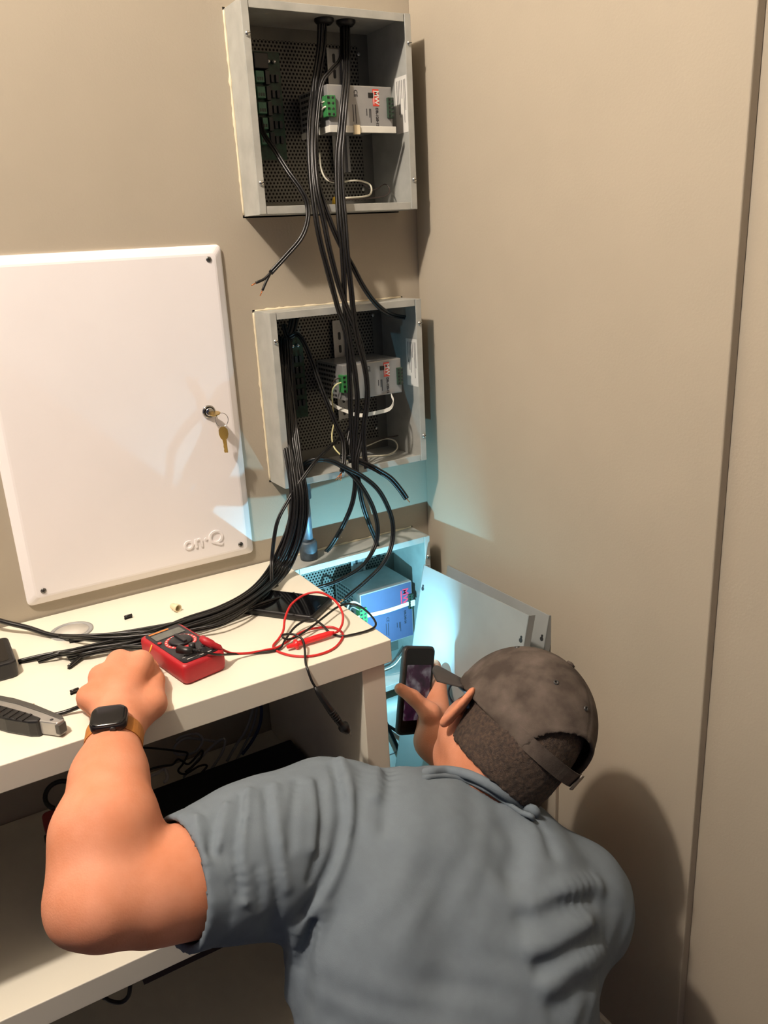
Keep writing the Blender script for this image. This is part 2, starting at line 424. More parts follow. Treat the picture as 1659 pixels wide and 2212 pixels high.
# ------------------------------------------------------------------ circuit boards in the two upper boxes
def board(label, zt, zb):
    x0, x1 = -0.298, -0.238
    t = thing('circuit_board', label, 'circuit board', ((x0 + x1) / 2, 0.074, zb), 'fuse boards in the upper wiring boxes')
    MB().box(x0, x1, 0.0505, 0.0525, zb, zt).build('board', M_pcb, t)
    for sx in (x0 + 0.004, x1 - 0.004):
        for sz in (zb + 0.004, zt - 0.004):
            MB().lathe((sx, 0.0525, sz), (0, 1, 0), [(0.003, 0), (0.003, 0.0255)], 10).build('standoff', M_screw, t)
    n = 5
    for k in range(n):
        zc = zt - 0.042 - k * (zt - zb - 0.05) / n
        tb = MB().box(x0 + 0.006, x0 + 0.021, 0.033, 0.0505, zc - 0.009, zc + 0.009).build('terminal_block', mat('teal_terminal', (62, 112, 88), 0.5), t, bevel=0.0008)
        for j in range(3):
            MB().box(x0 + 0.008 + j * 0.0042, x0 + 0.0105 + j * 0.0042, 0.0326, 0.033, zc - 0.006, zc - 0.001).build('wire_entry', M_black, tb)
        MB().box(x0 + 0.026, x0 + 0.034, 0.039, 0.0505, zc - 0.011, zc + 0.011).build('fuse_holder', M_black, t, bevel=0.0006)
        for j in (0, 1):
            MB().box(x0 + 0.039 + j * 0.009, x0 + 0.044 + j * 0.009, 0.044, 0.0505, zc - 0.006, zc + 0.006).build('component', M_dark, t)
    MB().box(x0 + 0.004, x0 + 0.03, 0.03, 0.0505, zt - 0.03, zt - 0.006).build('relay', M_black, t, bevel=0.001)
    for j in (0, 1):
        MB().lathe((x0 + 0.036 + 0.011 * j, 0.0505, zt - 0.016), (0, -1, 0), [(0.0035, 0), (0.0035, 0.009), (0.001, 0.010)], 12).build('capacitor', M_screw, t)
    return t
board('dark green circuit board with teal terminals in the topmost wiring box', 0.318, 0.146)
board('shaded circuit board behind the cable bundle in the middle wiring box', -0.166, -0.322)

# ------------------------------------------------------------------ zip ties
def strap(name, label, pts, w, th, wide, m=M_nylon):
    """flat strip along pts; wide = direction of its width"""
    pts = [np.asarray(p, float) for p in pts]; wide = np.asarray(wide, float); wide /= np.linalg.norm(wide)
    loops = []
    for i, p in enumerate(pts):
        t = pts[min(i + 1, len(pts) - 1)] - pts[max(i - 1, 0)]; t /= np.linalg.norm(t)
        n = np.cross(t, wide); n /= np.linalg.norm(n)
        loops.append([p + wide * w + n * th, p - wide * w + n * th, p - wide * w - n * th, p + wide * w - n * th])
    o = MB().loft(loops, smooth=False).build(name, m)
    return o
zt = thing('zip_tie', 'white nylon tie pulled along the underside of the top grey power supply', 'zip tie', (-0.14, -0.048, 0.183))
MB().box(-0.2015, -0.068, -0.0505, -0.0475, 0.1795, 0.1905).build('strap', M_nylon, zt, bevel=0.0008)
MB().box(-0.155, -0.143, -0.0535, -0.0475, 0.1765, 0.1915).build('head', M_cream, zt, bevel=0.0008)
MB().box(-0.2015, -0.1995, -0.0475, 0.06, 0.180, 0.190).build('strap', M_nylon, zt)
pp = spline([Y(706, 862, 0.03), Y(725, 878, 0.0), Y(748, 888, -0.02), Y(775, 897, -0.04), Y(805, 893, -0.055), Y(840, 884, -0.06), Y(850, 868, -0.055), Y(845, 853, -0.045)], 6)
tag(strap('zip_tie', '', pp, 0.0036, 0.0006, (0.12, 0.2, 1)), 'white nylon tie hanging as an open loop under the middle power supply', 'zip tie')
zt = thing('zip_tie', 'bluish lit white tie strapped across the large power supply face', 'zip tie', (-0.137, -0.047, -0.76))
pa, pb = Y(775, 1334, -0.0472), Y(888, 1302, -0.0472)
mid = (pa + pb) / 2; mid[2] -= 0.003
strp = strap('strap', '', spline([pa + np.array([-.012, 0, -.003]), pa, mid, pb], 6), 0.0042, 0.0007, (0, 0, 1)); strp.parent = zt
strp.matrix_parent_inverse = Matrix.Translation(-Vector(zt.location))
ax = (pb - pa) / np.linalg.norm(pb - pa)
MB().obox(pb + ax * 0.002 - np.array([0, 0.002, 0]), ax * 0.0055, (0, 0.0028, 0), (0, 0, 0.0068)).build('head', M_nylon, zt, bevel=0.001)

# ------------------------------------------------------------------ conduit between the middle and the lowest box
cd = thing('metal_conduit', 'weathered metal conduit joining the middle box to the lowest box', 'conduit', (-0.2985, -0.03, ENC_Z[2][1]))
M_emt = mat('weathered_pipe', (120, 135, 150), 0.45, 0.4, vary=0.25, scale=60)
M_emtd = mat('dark_pipe_fitting', (74, 84, 92), 0.5, 0.4, vary=0.25, scale=80)
ccx, ccy = -0.2985, -0.03
MB().lathe((ccx, ccy, ENC_Z[2][1] + 0.006), (0, 0, 1), [(0.0105, 0), (0.0105, 0.16)], 20).build('pipe', M_emt, cd)
MB().lathe((ccx, ccy, ENC_Z[1][0] - 0.04), (0, 0, 1), [(0.0115, 0), (0.014, 0.002), (0.014, 0.038), (0.016, 0.04)], 20).build('upper_fitting', M_emtd, cd)
MB().lathe((ccx, ccy, ENC_Z[2][1]), (0, 0, 1), [(0.0165, 0), (0.0175, 0.004), (0.0175, 0.034), (0.0155, 0.038), (0.012, 0.038)], 20).build('lower_fitting', M_emtd, cd)

# ================================================================== white media panel
pl = thing('media_panel', 'white metal wall panel with sloped borders and a keyed lock', 'wall panel', (-0.605, 0, -0.5535))
PX0, PX1, PZ0, PZ1, PD = -0.8086, -0.4021, -0.5535, 0.0077, 0.014
be = 0.017
def rloop(x0, x1, z0, z1, r, y): return [((x0 + x1) / 2 + a, y, (z0 + z1) / 2 + b) for a, b in rrect(x1 - x0, z1 - z0, r, 4)]
MB().loft([rloop(PX0, PX1, PZ0, PZ1, 0.008, 0.0), rloop(PX0, PX1, PZ0, PZ1, 0.008, -0.0045), rloop(PX0 + 0.003, PX1 - 0.003, PZ0 + 0.003, PZ1 - 0.003, 0.008, -0.0075),
           rloop(PX0 + be * 0.8, PX1 - be * 0.8, PZ0 + be * 0.8, PZ1 - be * 0.8, 0.008, -PD + 0.0006), rloop(PX0 + be, PX1 - be, PZ0 + be, PZ1 - be, 0.008, -PD)], smooth=False).build('door', M_white, pl)
for sx, sz in ((-0.4285, -0.0155), (-0.4291, -0.5285), (-0.781, -0.0155), (-0.781, -0.5285)):
    s = screw_head(MB(), (sx, -PD, sz), (0, -1, 0), 0.0048, 0.002).build('screw', mat('steel_screw', (120, 118, 114), 0.3, 0.9), pl)
    for d in ((0.0028, 0, 0.0006), (-0.0006, 0, 0.0028)):
        MB().obox((sx, -PD - 0.002, sz), d, (0, 0.0004, 0), np.cross(d, (0, 1, 0)) * 0.22).build('cross_slot', M_dark, s)
lx, lz = -0.460, -0.271
lk = MB().lathe((lx, -PD, lz), (0, -1, 0), [(0.0118, 0), (0.0118, 0.0022), (0.0105, 0.0032), (0.0086, 0.0032), (0.0084, 0.0022)], 32).build('lock', M_chrome, pl)
MB().lathe((lx, -PD - 0.002, lz), (0, -1, 0), [(0.0072, 0), (0.0072, 0.0042), (0.006, 0.005), (0.0002, 0.005)], 28).build('lock_barrel', M_chrome, lk)
text_obj('brand_lettering', 'on·Q', 0.036, ((1, 0, 0), (0, 0, 1), (0, -1, 0)), (-0.4985, -PD - 0.0004, -0.504), M_white, pl, ext=0.0016, bold=0.0003, sx=1.0)
# keys
ks = thing('key_ring', 'brass key in the panel lock with a second key hanging from its ring', 'keys', (lx, -0.03, lz - 0.07))
def key(c, d, w, name):
    """c = end of blade, d = direction from blade tip to bow, w = width direction"""
    c, d, w = map(lambda a: np.asarray(a, float), (c, d, w)); d /= np.linalg.norm(d); w = w - d * (w @ d); w /= np.linalg.norm(w); nn = np.cross(d, w)
    out = [(0, -.0028), (0.004, -.0034), (0.007, -.0024), (0.011, -.0034), (0.015, -.0026), (0.021, -.0034), (0.024, -.0036), (0.027, -.0065), (0.034, -.0085), (0.042, -.008), (0.047, -.004), (0.048, 0),
           (0.047, .004), (0.042, .008), (0.034, .0085), (0.027, .0065), (0.024, .0036), (0, .0034)]
    return MB().prism([c + d * a + w * b - nn * 0.0009 for a, b in out], nn * 0.0018).build(name, M_brass, ks, bevel=0.0003)
key((lx, -PD + 0.016, lz), (0.12, -1, -0.04), (0.9, 0.1, 0.25), 'inserted_key')
kc = np.array([lx + 0.012, -PD - 0.030, lz - 0.012])
ringp = [kc + 0.0115 * (np.array([0.9, -0.3, 0]) * math.cos(a) + np.array([0.1, 0.2, 1]) * math.sin(a)) for a in np.linspace(0, 2 * math.pi, 28, endpoint=False)]
MB().tube(ringp, 0.0006, 6, closed=True).build('ring', M_chrome, ks)
key((lx + 0.0145, -PD - 0.026, lz - 0.072), (-0.04, -0.05, 1), (0.8, -0.6, 0), 'hanging_key')

# ================================================================== white shelf unit
DX0, DX1, DYF, DYB, DZ = -1.42, -0.3535, -0.430, -0.004, -0.579
un = thing('shelf_unit', 'white laminate open shelf unit used as a work table', 'shelf unit', ((DX0 + DX1) / 2, (DYF + DYB) / 2, FLOOR))
MB().box(DX0, DX1, DYF, DYB, DZ - 0.038, DZ).build('top_board', M_lam, un, bevel=0.0012)
SX1 = DX1 - 0.011
for a, b in ((SX1 - 0.04, SX1), (DX0 + 0.011, DX0 + 0.051)):
    MB().box(a, b, DYF + 0.005, DYB, FLOOR, DZ - 0.038).build('side_panel', M_lam, un, bevel=0.0012)
for zt in (-0.945, -1.311):
    MB().box(DX0 + 0.051, SX1 - 0.04, DYF, DYB, zt - 0.04, zt).build('shelf', M_lam, un, bevel=0.0012)
gx, gy = -0.759, -0.093
gr = MB().lathe((gx, gy, DZ), (0, 0, 1), [(0.034, 0.0), (0.034, 0.0018), (0.032, 0.0024), (0.027, 0.0022), (0.0265, -0.001)], 36, cap=False).build('cable_grommet', M_grey, un)
MB().lathe((gx, gy, DZ), (0, 0, 1), [(0.0268, 0.0003), (0.0268, 0.0012)], 36).build('grommet_cap', mat('light_grey_plastic', (206, 202, 192), 0.4), gr)
# dark strip under the shelf front
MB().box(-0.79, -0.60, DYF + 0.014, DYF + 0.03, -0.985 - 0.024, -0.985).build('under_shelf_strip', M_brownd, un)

# ================================================================== leaning cover plates
M_cov = mat('cover_steel', (146, 150, 148), 0.55, 0.1, vary=0.05, scale=14)
def keyhole(mbx, c, U, V, N, s=1.0):
    for cc, r in ((0.0, 0.0042), (0.006, 0.0024)):
        lp = [c + U * (r * math.cos(a)) * s + V * (cc + r * math.sin(a)) * s for a in np.linspace(0, 2 * math.pi, 14, endpoint=False)]
        mbx.prism(lp, N * 0.0006)
def cover(label, TL, TR, xb, shift=0.0):
    TL = np.asarray(TL, float); TR = np.asarray(TR, float)
    dn = np.array([xb - TL[0], 0, FLOOR - (TL[2] + TR[2]) / 2]); h = np.linalg.norm(dn); V = -dn / h
    U = TR - TL; w = np.linalg.norm(U); U /= w
    N = np.cross(U, V)
    if N[0] > 0: N = -N
    t = thing('cover_plate', label, 'cover plate', tuple(TL + U * w / 2 + dn), 'spare box covers leaning on the side wall')
    base = TL - V * h
    MB().prism([base, base + U * w, base + U * w + V * h, base + V * h], -N * 0.0016).build('plate', M_cov, t, bevel=0.0004)
    for a in (0.0, w - 0.0014):
        p = base + U * a
        MB().prism([p, p + U * 0.0014, p + U * 0.0014 - N * 0.014, p - N * 0.014], V * h).build('side_lip', M_cov, t)
    kb = MB()
    for a in (0.009, w - 0.010):
        keyhole(kb, base + U * a + V * (h - 0.048), U, V, N)
    kb.build('keyhole_slots', M_dark, t)
    return t
cover('galvanised cover plate leaning nearest the wiring boxes, lit bluish by the torch', X(915, 1220, -0.085), X(1143, 1330, -0.085), -0.275)
b = X(1187, 1330, -0.004); a = b.copy(); a[1] += 0.318; a[2] -= 0.004
cover('second galvanised cover plate tucked behind the front one, against the side wall', a, b, -0.17)

# white block added to stand for the bright torchlit patch below the lowest box
wh = thing('bright_patch_block', 'white block added for the bright torchlit patch below the lowest wiring box', 'added block', (-0.13, -0.03, -1.36))
wc = np.array([-0.125, 0, -1.16])
def whl(w, h, r, y): return [(wc[0] + a, y, wc[2] + b) for a, b in rrect(w, h, r, 6)]
MB().loft([whl(0.20, 0.40, 0.03, 0.0), whl(0.20, 0.40, 0.03, -0.044), whl(0.192, 0.392, 0.028, -0.052), whl(0.17, 0.37, 0.022, -0.054)]).build('cover', M_nylon, wh)
MB().box(-0.20, -0.05, -0.0555, -0.054, -1.075, -1.0735).build('seam', M_grey, wh)

# ================================================================== cables
def twin_mesh(pts, r, gap=0.9, seg=6):
    mbx = MB(); n = len(pts)
    A = []; B = []
    for i in range(n):
        t = pts[min(i + 1, n - 1)] - pts[max(i - 1, 0)]; t = t / (np.linalg.norm(t) + 1e-12)
        s = np.cross(t, np.array([0.25, 0.9, 0.2])); s = s / (np.linalg.norm(s) + 1e-9)
        A.append(pts[i] + s * r * gap); B.append(pts[i] - s * r * gap)
    mbx.tube(A, r, seg); mbx.tube(B, r, seg)
    return mbx
def cable(label, pts, r=0.0024, twin=True, group='black cables strung between the wiring boxes', tip=None, m=None, name='black_cable', cat='cable', n=7):
    p = spline(pts, n)
    mbx = twin_mesh(p, r) if twin else MB().tube(p, r, 8)
    if tip is None:
        return tag(mbx.build(name, m or M_cable), label, cat, group)
    t = thing(name, label, cat, tuple(p[0]), group)
    mbx.build('jacket', m or M_cable, t)
    for a, b in tip: MB().tube([np.asarray(a), np.asarray(b)], 0.0009, 6).build('copper_end', M_copper, t)
    return t
G1 = 'black cables strung between the wiring boxes'
G2 = 'black cables bundled down to the work table'
# ---- out of the left roof grommet of the top box
cable('glossy black cable from the left grommet, sweeping down to a loose end above the conduit',
      [Y(697, 40, 0.0), Y(695, 90, 0.005), Y(684, 160, 0.0), Y(674, 240, -0.03), Y(670, 320, -0.055), Y(674, 400, -0.075), Y(684, 480, -0.088), Y(695, 535, -0.092), Y(714, 605, -0.095),
       Y(731, 668, -0.09), Y(750, 718, -0.08), Y(753, 771, -0.075), Y(756, 840, -0.072), Y(758, 896, -0.072), Y(761, 960, -0.075), Y(766, 1022, -0.085), Y(767, 1050, -0.09), Y(760, 1090, -0.09), Y(742, 1133, -0.085), Y(717, 1176, -0.07), Y(705, 1191, -0.06)], 0.0025, group=G1)
cable('black cable from the left grommet running on into the lowest wiring box',
      [Y(701, 42, 0.002), Y(699, 95, 0.0), Y(689, 165, -0.005), Y(681, 250, -0.035), Y(678, 330, -0.06), Y(685, 410, -0.08), Y(700, 480, -0.09), Y(711, 535, -0.096), Y(731, 613, -0.1), Y(750, 668, -0.095),
       Y(775, 729, -0.085), Y(786, 779, -0.08), Y(793, 826, -0.078), Y(792, 868, -0.076), Y(786, 915, -0.076), Y(779, 956, -0.08), Y(770, 1001, -0.085), Y(775, 1042, -0.09), Y(783, 1087, -0.085), Y(798, 1133, -0.075), Y(813, 1171, -0.06), Y(818, 1205, -0.03)], 0.0025, group=G1)
cable('black cable from the left grommet ducking into the right side of the middle box',
      [Y(693, 42, -0.003), Y(690, 100, 0.0), Y(680, 180, -0.01), Y(676, 260, -0.03), Y(679, 340, -0.05), Y(690, 410, -0.07), Y(714, 480, -0.085), Y(736, 530, -0.09), Y(761, 574, -0.09), Y(783, 616, -0.088), Y(806, 649, -0.082), Y(828, 670, -0.074), Y(850, 681, -0.045), Y(876, 686, -0.01), Y(890, 690, 0.035)], 0.0025, group=G1)
cable('thin black cable from the left grommet hidden behind the others in the top box',
      [Y(690, 44, 0.004), Y(688, 105, 0.012), Y(676, 190, 0.0), Y(668, 260, -0.02), Y(667, 330, -0.04), Y(671, 390, -0.06), Y(680, 455, -0.08), Y(692, 520, -0.088), Y(709, 595, -0.09), Y(728, 660, -0.086), Y(745, 715, -0.075), Y(766, 790, -0.07), Y(772, 860, -0.068), Y(770, 930, -0.07), Y(768, 1000, -0.078)], 0.002, group=G1)
# ---- out of the right roof grommet
cable('black cable from the right grommet passing in front of the grey supply',
      [Y(745, 42, 0.0), Y(746, 100, -0.01), Y(746, 160, -0.04), Y(741, 220, -0.06), Y(735, 280, -0.066), Y(729, 335, -0.07), Y(729, 400, -0.078), Y(733, 480, -0.09), Y(739, 535, -0.094), Y(743, 605, -0.096), Y(744, 652, -0.094), Y(753, 720, -0.082), Y(764, 790, -0.078), Y(772, 860, -0.076), Y(768, 940, -0.076), Y(765, 1000, -0.082), Y(769, 1040, -0.088)], 0.0026, group=G1)
cable('black cable from the right grommet ending cut off below the middle box rim',
      [Y(750, 42, 0.003), Y(751, 100, -0.012), Y(751, 165, -0.045), Y(746, 225, -0.063), Y(741, 285, -0.068), Y(737, 340, -0.073), Y(739, 410, -0.08), Y(745, 480, -0.09), Y(750, 549, -0.097), Y(758, 619, -0.1), Y(763, 668, -0.097), Y(772, 730, -0.088), Y(789, 800, -0.083), Y(794, 860, -0.08), Y(786, 925, -0.08), Y(787, 976, -0.084), Y(792, 1012, -0.088)], 0.0026, group=G1)
cable('thin black branch crossing from the right grommet bundle to the left one',
      [Y(738, 44, 0.006), Y(739, 95, 0.0), Y(735, 128, -0.02), Y(715, 152, -0.03), Y(698, 175, -0.03), Y(690, 215, -0.034), Y(684, 280, -0.045), Y(683, 345, -0.058)], 0.002, group=G1)
# ---- single split lead at the left of the top box
def stub(label, pts, ends, r=0.0023, group=G1):
    p = spline(pts, 7)
    t = thing('black_cable', label, 'cable', tuple(p[0]), group)
    twin_mesh(p, r).build('jacket', M_cable, t)
    for pe, tip in ends:
        q = spline([p[-1]] + pe, 5)
        MB().tube(q, r, 7).build('split_leg', M_cable, t)
        MB().tube([q[-1], np.asarray(tip)], 0.0009, 6).build('copper_end', M_copper, t)
    return t
stub('split black lead from the topmost circuit board with two bare copper ends',
     [Y(562, 255, 0.03), Y(569, 288, 0.0), Y(592, 322, -0.03), Y(623, 371, -0.06), Y(651, 411, -0.078), Y(664, 443, -0.085), Y(664, 478, -0.09), Y(650, 515, -0.09), Y(617, 554, -0.085), Y(584, 590, -0.08)],
     [([Y(570, 603, -0.08), Y(553, 611, -0.08)], Y(543, 617, -0.08)), ([Y(574, 610, -0.08), Y(567, 627, -0.08)], Y(562, 639, -0.08))])
# ---- middle box
cable('black cable arching over the circuit board of the middle box, copper end hanging below',
      [Y(612, 700, 0.03), Y(622, 728, 0.02), Y(640, 722, 0.01), Y(655, 737, 0.0), Y(673, 779, -0.01), Y(690, 826, -0.025), Y(706, 868, -0.04), Y(725, 915, -0.055), Y(741, 952, -0.066), Y(743, 994, -0.08), Y(738, 1020, -0.088)], 0.0025, group=G1,
      tip=[(Y(738, 1020, -0.088), Y(731, 1036, -0.09)), (Y(738, 1020, -0.088), Y(725, 1037, -0.09)), (Y(738, 1020, -0.088), Y(736, 1038, -0.09))])
cable('black cable looping over the lowest box and back onto the table phone',
      [Y(655, 1012, -0.04), Y(660, 1000, -0.06), Y(678, 994, -0.075), Y(702, 993, -0.08), Y(732, 1004, -0.085), Y(763, 1029, -0.092), Y(788, 1062, -0.1), Y(808, 1103, -0.105), Y(816, 1146, -0.11), Y(808, 1184, -0.115), Y(783, 1222, -0.13), Y(742, 1249, -0.14), Y(700, 1266, -0.15), Y(650, 1279, -0.16), Z(590, 1297, -0.566), Z(530, 1318, -0.567), Z(470, 1340, -0.572)], 0.0024, group=G2)
cable('black cable looping widest right of the conduit, copper end by the red lead',
      [Y(660, 1016, -0.03), Y(668, 1003, -0.06), Y(690, 994, -0.075), Y(715, 995, -0.085), Y(750, 1012, -0.095), Y(783, 1029, -0.1), Y(816, 1057, -0.11), Y(839, 1098, -0.115), Y(849, 1138, -0.12), Y(844, 1184, -0.13), Y(824, 1222, -0.14), Y(788, 1258, -0.155), Y(758, 1283, -0.17), Y(744, 1295, -0.178)], 0.0025, group=G2,
      tip=[(Y(744, 1295, -0.178), Y(735, 1301, -0.182)), (Y(744, 1295, -0.178), Y(737, 1296, -0.182))])
cable('thick black cable end poking right under the middle box, tinned tip down',
      [Y(735, 985, -0.06), Y(760, 990, -0.075), Y(793, 1004, -0.088), Y(818, 1017, -0.094), Y(844, 1034, -0.098), Y(864, 1057, -0.1), Y(878, 1077, -0.102)], 0.003, group=G1,
      tip=[(Y(878, 1077, -0.102), Y(885, 1085, -0.103))])
cable('thin black cable crossing diagonally over the middle box to the table',
      [Y(760, 915, -0.02), Y(748, 932, -0.045), Y(717, 961, -0.07), Y(682, 996, -0.09), Y(641, 1052, -0.1), Y(622, 1082, -0.105), Y(601, 1122, -0.11), Y(592, 1163, -0.115), Y(587, 1215, -0.12), Z(584, 1272, -0.565), Z(560, 1300, -0.566), Z(500, 1325, -0.574)], 0.0019, group=G2)
cable('short black cable crossing behind the white tie of the middle box',
      [Y(781, 880, -0.02), Y(768, 900, -0.03), Y(758, 925, -0.045), Y(752, 965, -0.06), Y(758, 1000, -0.075)], 0.0022, group=G1)
# ---- the thick bundle out of the left side of the middle box, down to the table
NB = 8
ends = [[(300, 1378), (180, 1402), (100, 1416), (40, 1430)], [(300, 1372), (190, 1398), (130, 1413), (82, 1428)], [(300, 1385), (200, 1402), (150, 1412), (112, 1413)],
        [(310, 1394), (230, 1402), (190, 1410), (148, 1442)], [(320, 1388), (250, 1400), (190, 1412), (147, 1421)], [(330, 1372), (240, 1380), (180, 1378), (130, 1376)],
        [(320, 1366), (230, 1372), (170, 1375), (122, 1374)], [(330, 1396), (260, 1398), (200, 1410), (150, 1424)]]
labs = ['reaching farthest left beside the black adapter', 'second longest, cut end near the black adapter', 'with a square cut end in mid table',
        'kinked towards the hand at its cut end', 'cut just behind the kinked one', 'lying over the cable grommet', 'lying along the rear of the bundle at the grommet', 'lying lowest against the red meter']
for k in range(NB):
    o = (k - 3.5) / 3.5
    j = lambda s: float(rng.normal(0, s))
    p = [Y(613 + o * 9 + j(2), 735 + j(4), 0.035 - 0.004 * k), Y(617 + o * 10 + j(2), 800, 0.012), Y(621 + o * 12 + j(2), 880, -0.025), Y(627 + o * 13 + j(2), 950, -0.06), Y(637 + o * 14, 1010, -0.085),
         Y(644 + o * 16 + j(2), 1070, -0.1 - 0.004 * (k % 3)), Y(642 + o * 17 + j(2), 1130, -0.105 - 0.005 * (k % 3)), Y(625 + o * 18 + j(2), 1188, -0.11 - 0.004 * (k % 3)), Y(596 + o * 17, 1238 + o * 6, -0.12)]
    hz = 0.004 + 0.0042 * (k % 3)
    q = [(545 + o * 8, 1288 + o * 10), (480 + o * 6, 1325 + o * 12 + (8 if k in (3, 7) else 0)), (400, 1352 + o * 14)] + ends[k]
    zz = [0.022, 0.012, 0.006, 0, 0, 0, 0]
    p += [Z(u, v, DZ + 0.0026 + hz * (0.2 if i == len(q) - 1 else 1) + zz[i] * 0.6) for i, (u, v) in enumerate(q)]
    cable('bundled black cable, ' + labs[k], p, 0.0024, group=G2, n=6)
# feed leads entering the middle box at its upper left corner
for k, (u0, u1, lb) in enumerate(((632, 606, 'left hand of the two leads behind the middle box corner'), (640, 616, 'right hand of the two leads behind the middle box corner'))):
    cable('dark ' + lb, [Y(u0, 684, 0.05), Y(u0 - 6, 712, 0.045), Y(u1 + 8, 745, 0.04), Y(u1 + 4, 800, 0.03), Y(u1 + 6, 860, 0.015)], 0.003, group=G1)
cable('thick black power cable from the left edge resting on the table grommet', [Z(-60, 1318, -0.545), Z(0, 1341, -0.556), Z(60, 1356, -0.566), Z(110, 1372, -0.574), Z(160, 1377, -0.5755), Z(230, 1384, -0.5755), Z(300, 1392, -0.5755)], 0.0042, twin=False, group=G2)
cable('black cable lying along the back of the table bundle', [Z(600, 1262, -0.566), Z(545, 1290, -0.571), Z(470, 1322, -0.5755), Z(390, 1345, -0.5765), Z(300, 1362, -0.5765), Z(220, 1375, -0.5765), Z(150, 1386, -0.5765)], 0.0025, group=G2)
# cut scraps of jacket and the wire held in the hand
def scrap(label, u, v, du, dv):
    a = Z(u - du, v - dv, DZ + 0.0026); b = Z(u + du, v + dv, DZ + 0.0026)
    tag(twin_mesh([a, (a + b) / 2, b], 0.0026).build('cable_scrap', M_cable), label, 'cable scrap', 'cut cable scraps on the table')
scrap('short cut scrap of black cable behind the long bundle', 277, 1333, 8, -2.5)
scrap('short cut scrap of black cable between the hand and the grey tool', 161, 1494, 9, -3.5)
# gauge wires inside the boxes
def wire(label, pts, r, m, name='thin_wire', n=6, cat='wire'):
    return tag(MB().tube(spline(pts, n), r, 6).build(name, m), label, cat, 'thin supply wires inside the boxes')
M_gwire = mat('grey_wire', (120, 116, 110), 0.4); M_ywire = mat('pale_yellow_wire', (214, 206, 150), 0.4); M_dwire = mat('dark_brown_wire', (60, 48, 42), 0.4)
wire('pale yellow wire dropping from the middle supply terminal to the box floor', [Y(742, 826, -0.042), Y(728, 830, -0.044), Y(719, 842, -0.035), Y(718, 866, -0.02), Y(720, 895, -0.01), Y(721, 915, -0.01), Y(717, 940, -0.015), Y(721, 965, -0.03), Y(738, 985, -0.045), Y(752, 995, -0.05)], 0.0016, M_ywire)
wire('thin brown wire arched over the middle supply terminal', [Y(740, 818, -0.042), Y(726, 819, -0.04), Y(717, 832, -0.03), Y(716, 850, -0.02)], 0.0011, M_dwire)
wire('grey earth wire curled at the floor of the middle box', [Y(752, 995, -0.05), Y(768, 990, -0.04), Y(800, 986, -0.02), Y(840, 982, 0.0), Y(858, 968, 0.01), Y(852, 952, 0.02), Y(830, 948, 0.03), Y(795, 962, 0.03), Y(765, 972, 0.03), Y(750, 985, 0.02)], 0.0017, M_wwire)
wire('brown wire arcing up from the coil in the middle box', [Y(760, 975, 0.0), Y(790, 962, 0.01), Y(825, 948, 0.02), Y(860, 941, 0.02)], 0.0014, M_dwire)
wire('white wire leaving the green terminal of the topmost supply', [Y(716, 232, -0.045), Y(703, 231, -0.045), Y(696, 238, -0.035), Y(694, 252, -0.02)], 0.0018, M_wwire)
wire('thin white wire above it at the topmost supply terminal', [Y(714, 216, -0.045), Y(702, 219, -0.042), Y(692, 224, -0.03)], 0.0012, M_wwire)
wire('grey wire looped across the floor of the topmost box', [Y(690, 330, 0.04), Y(694, 365, 0.03), Y(706, 388, 0.02), Y(730, 394, 0.01), Y(770, 390, 0.0), Y(798, 398, 0.0), Y(802, 415, -0.01), Y(790, 424, -0.02), Y(745, 428, -0.03)], 0.0017, M_wwire)
wire('dark thin wire looped widest at the floor of the topmost box', [Y(695, 372, 0.03), Y(720, 392, 0.01), Y(770, 391, 0.02), Y(806, 410, 0.0), Y(832, 398, 0.0), Y(842, 412, -0.01), Y(830, 424, -0.02), Y(790, 429, -0.03), Y(742, 432, -0.04)], 0.0012, M_dwire)
tag(MB().lathe(Y(723, 436, -0.035), (0.1, 0, 1), [(0.0045, -0.005), (0.0045, 0.002), (0.003, 0.008), (0.001, 0.0085)], 12).build('wire_nut', mat('yellow_plastic', (206, 170, 40), 0.45)), 'small yellow wire nut on the floor of the topmost box', 'wire nut')
wire('white lit wire at the green terminal of the large supply', [Y(778, 1306, -0.048), Y(764, 1300, -0.05), Y(754, 1305, -0.04), Y(750, 1318, -0.03), Y(750, 1335, -0.02)], 0.002, M_wwire)
wire('grey wire beside the lit white one at the large supply', [Y(776, 1318, -0.048), Y(762, 1312, -0.046), Y(756, 1318, -0.04), Y(757, 1335, -0.03)], 0.0013, M_gwire)
wire('pale wire sagging across the floor of the lowest box', [Y(800, 1455, 0.0), Y(830, 1447, -0.02), Y(850, 1438, -0.03), Y(862, 1425, -0.03), Y(875, 1405, -0.02)], 0.0014, M_wwire)
wire('dark wire above the pale one in the lowest box', [Y(800, 1445, 0.0), Y(838, 1436, -0.02), Y(858, 1420, -0.03), Y(872, 1398, -0.02)], 0.0014, M_dwire)
# cables running down the wall below the lowest box
cable('thick dark cable hanging down the wall below the lowest box, left of two', [Y(800, 1500, -0.068), Y(830, 1555, -0.068), Y(852, 1600, -0.068), Y(872, 1648, -0.068), Y(890, 1700, -0.068), Y(905, 1760, -0.068)], 0.0046, twin=False, group='dark cables below the lowest box')
cable('thinner dark cable curving down the wall below the lowest box, right of two', [Y(800, 1548, -0.068), Y(836, 1566, -0.068), Y(870, 1590, -0.068), Y(892, 1618, -0.068), Y(905, 1650, -0.068), Y(915, 1700, -0.068)], 0.0034, twin=False, group='dark cables below the lowest box')

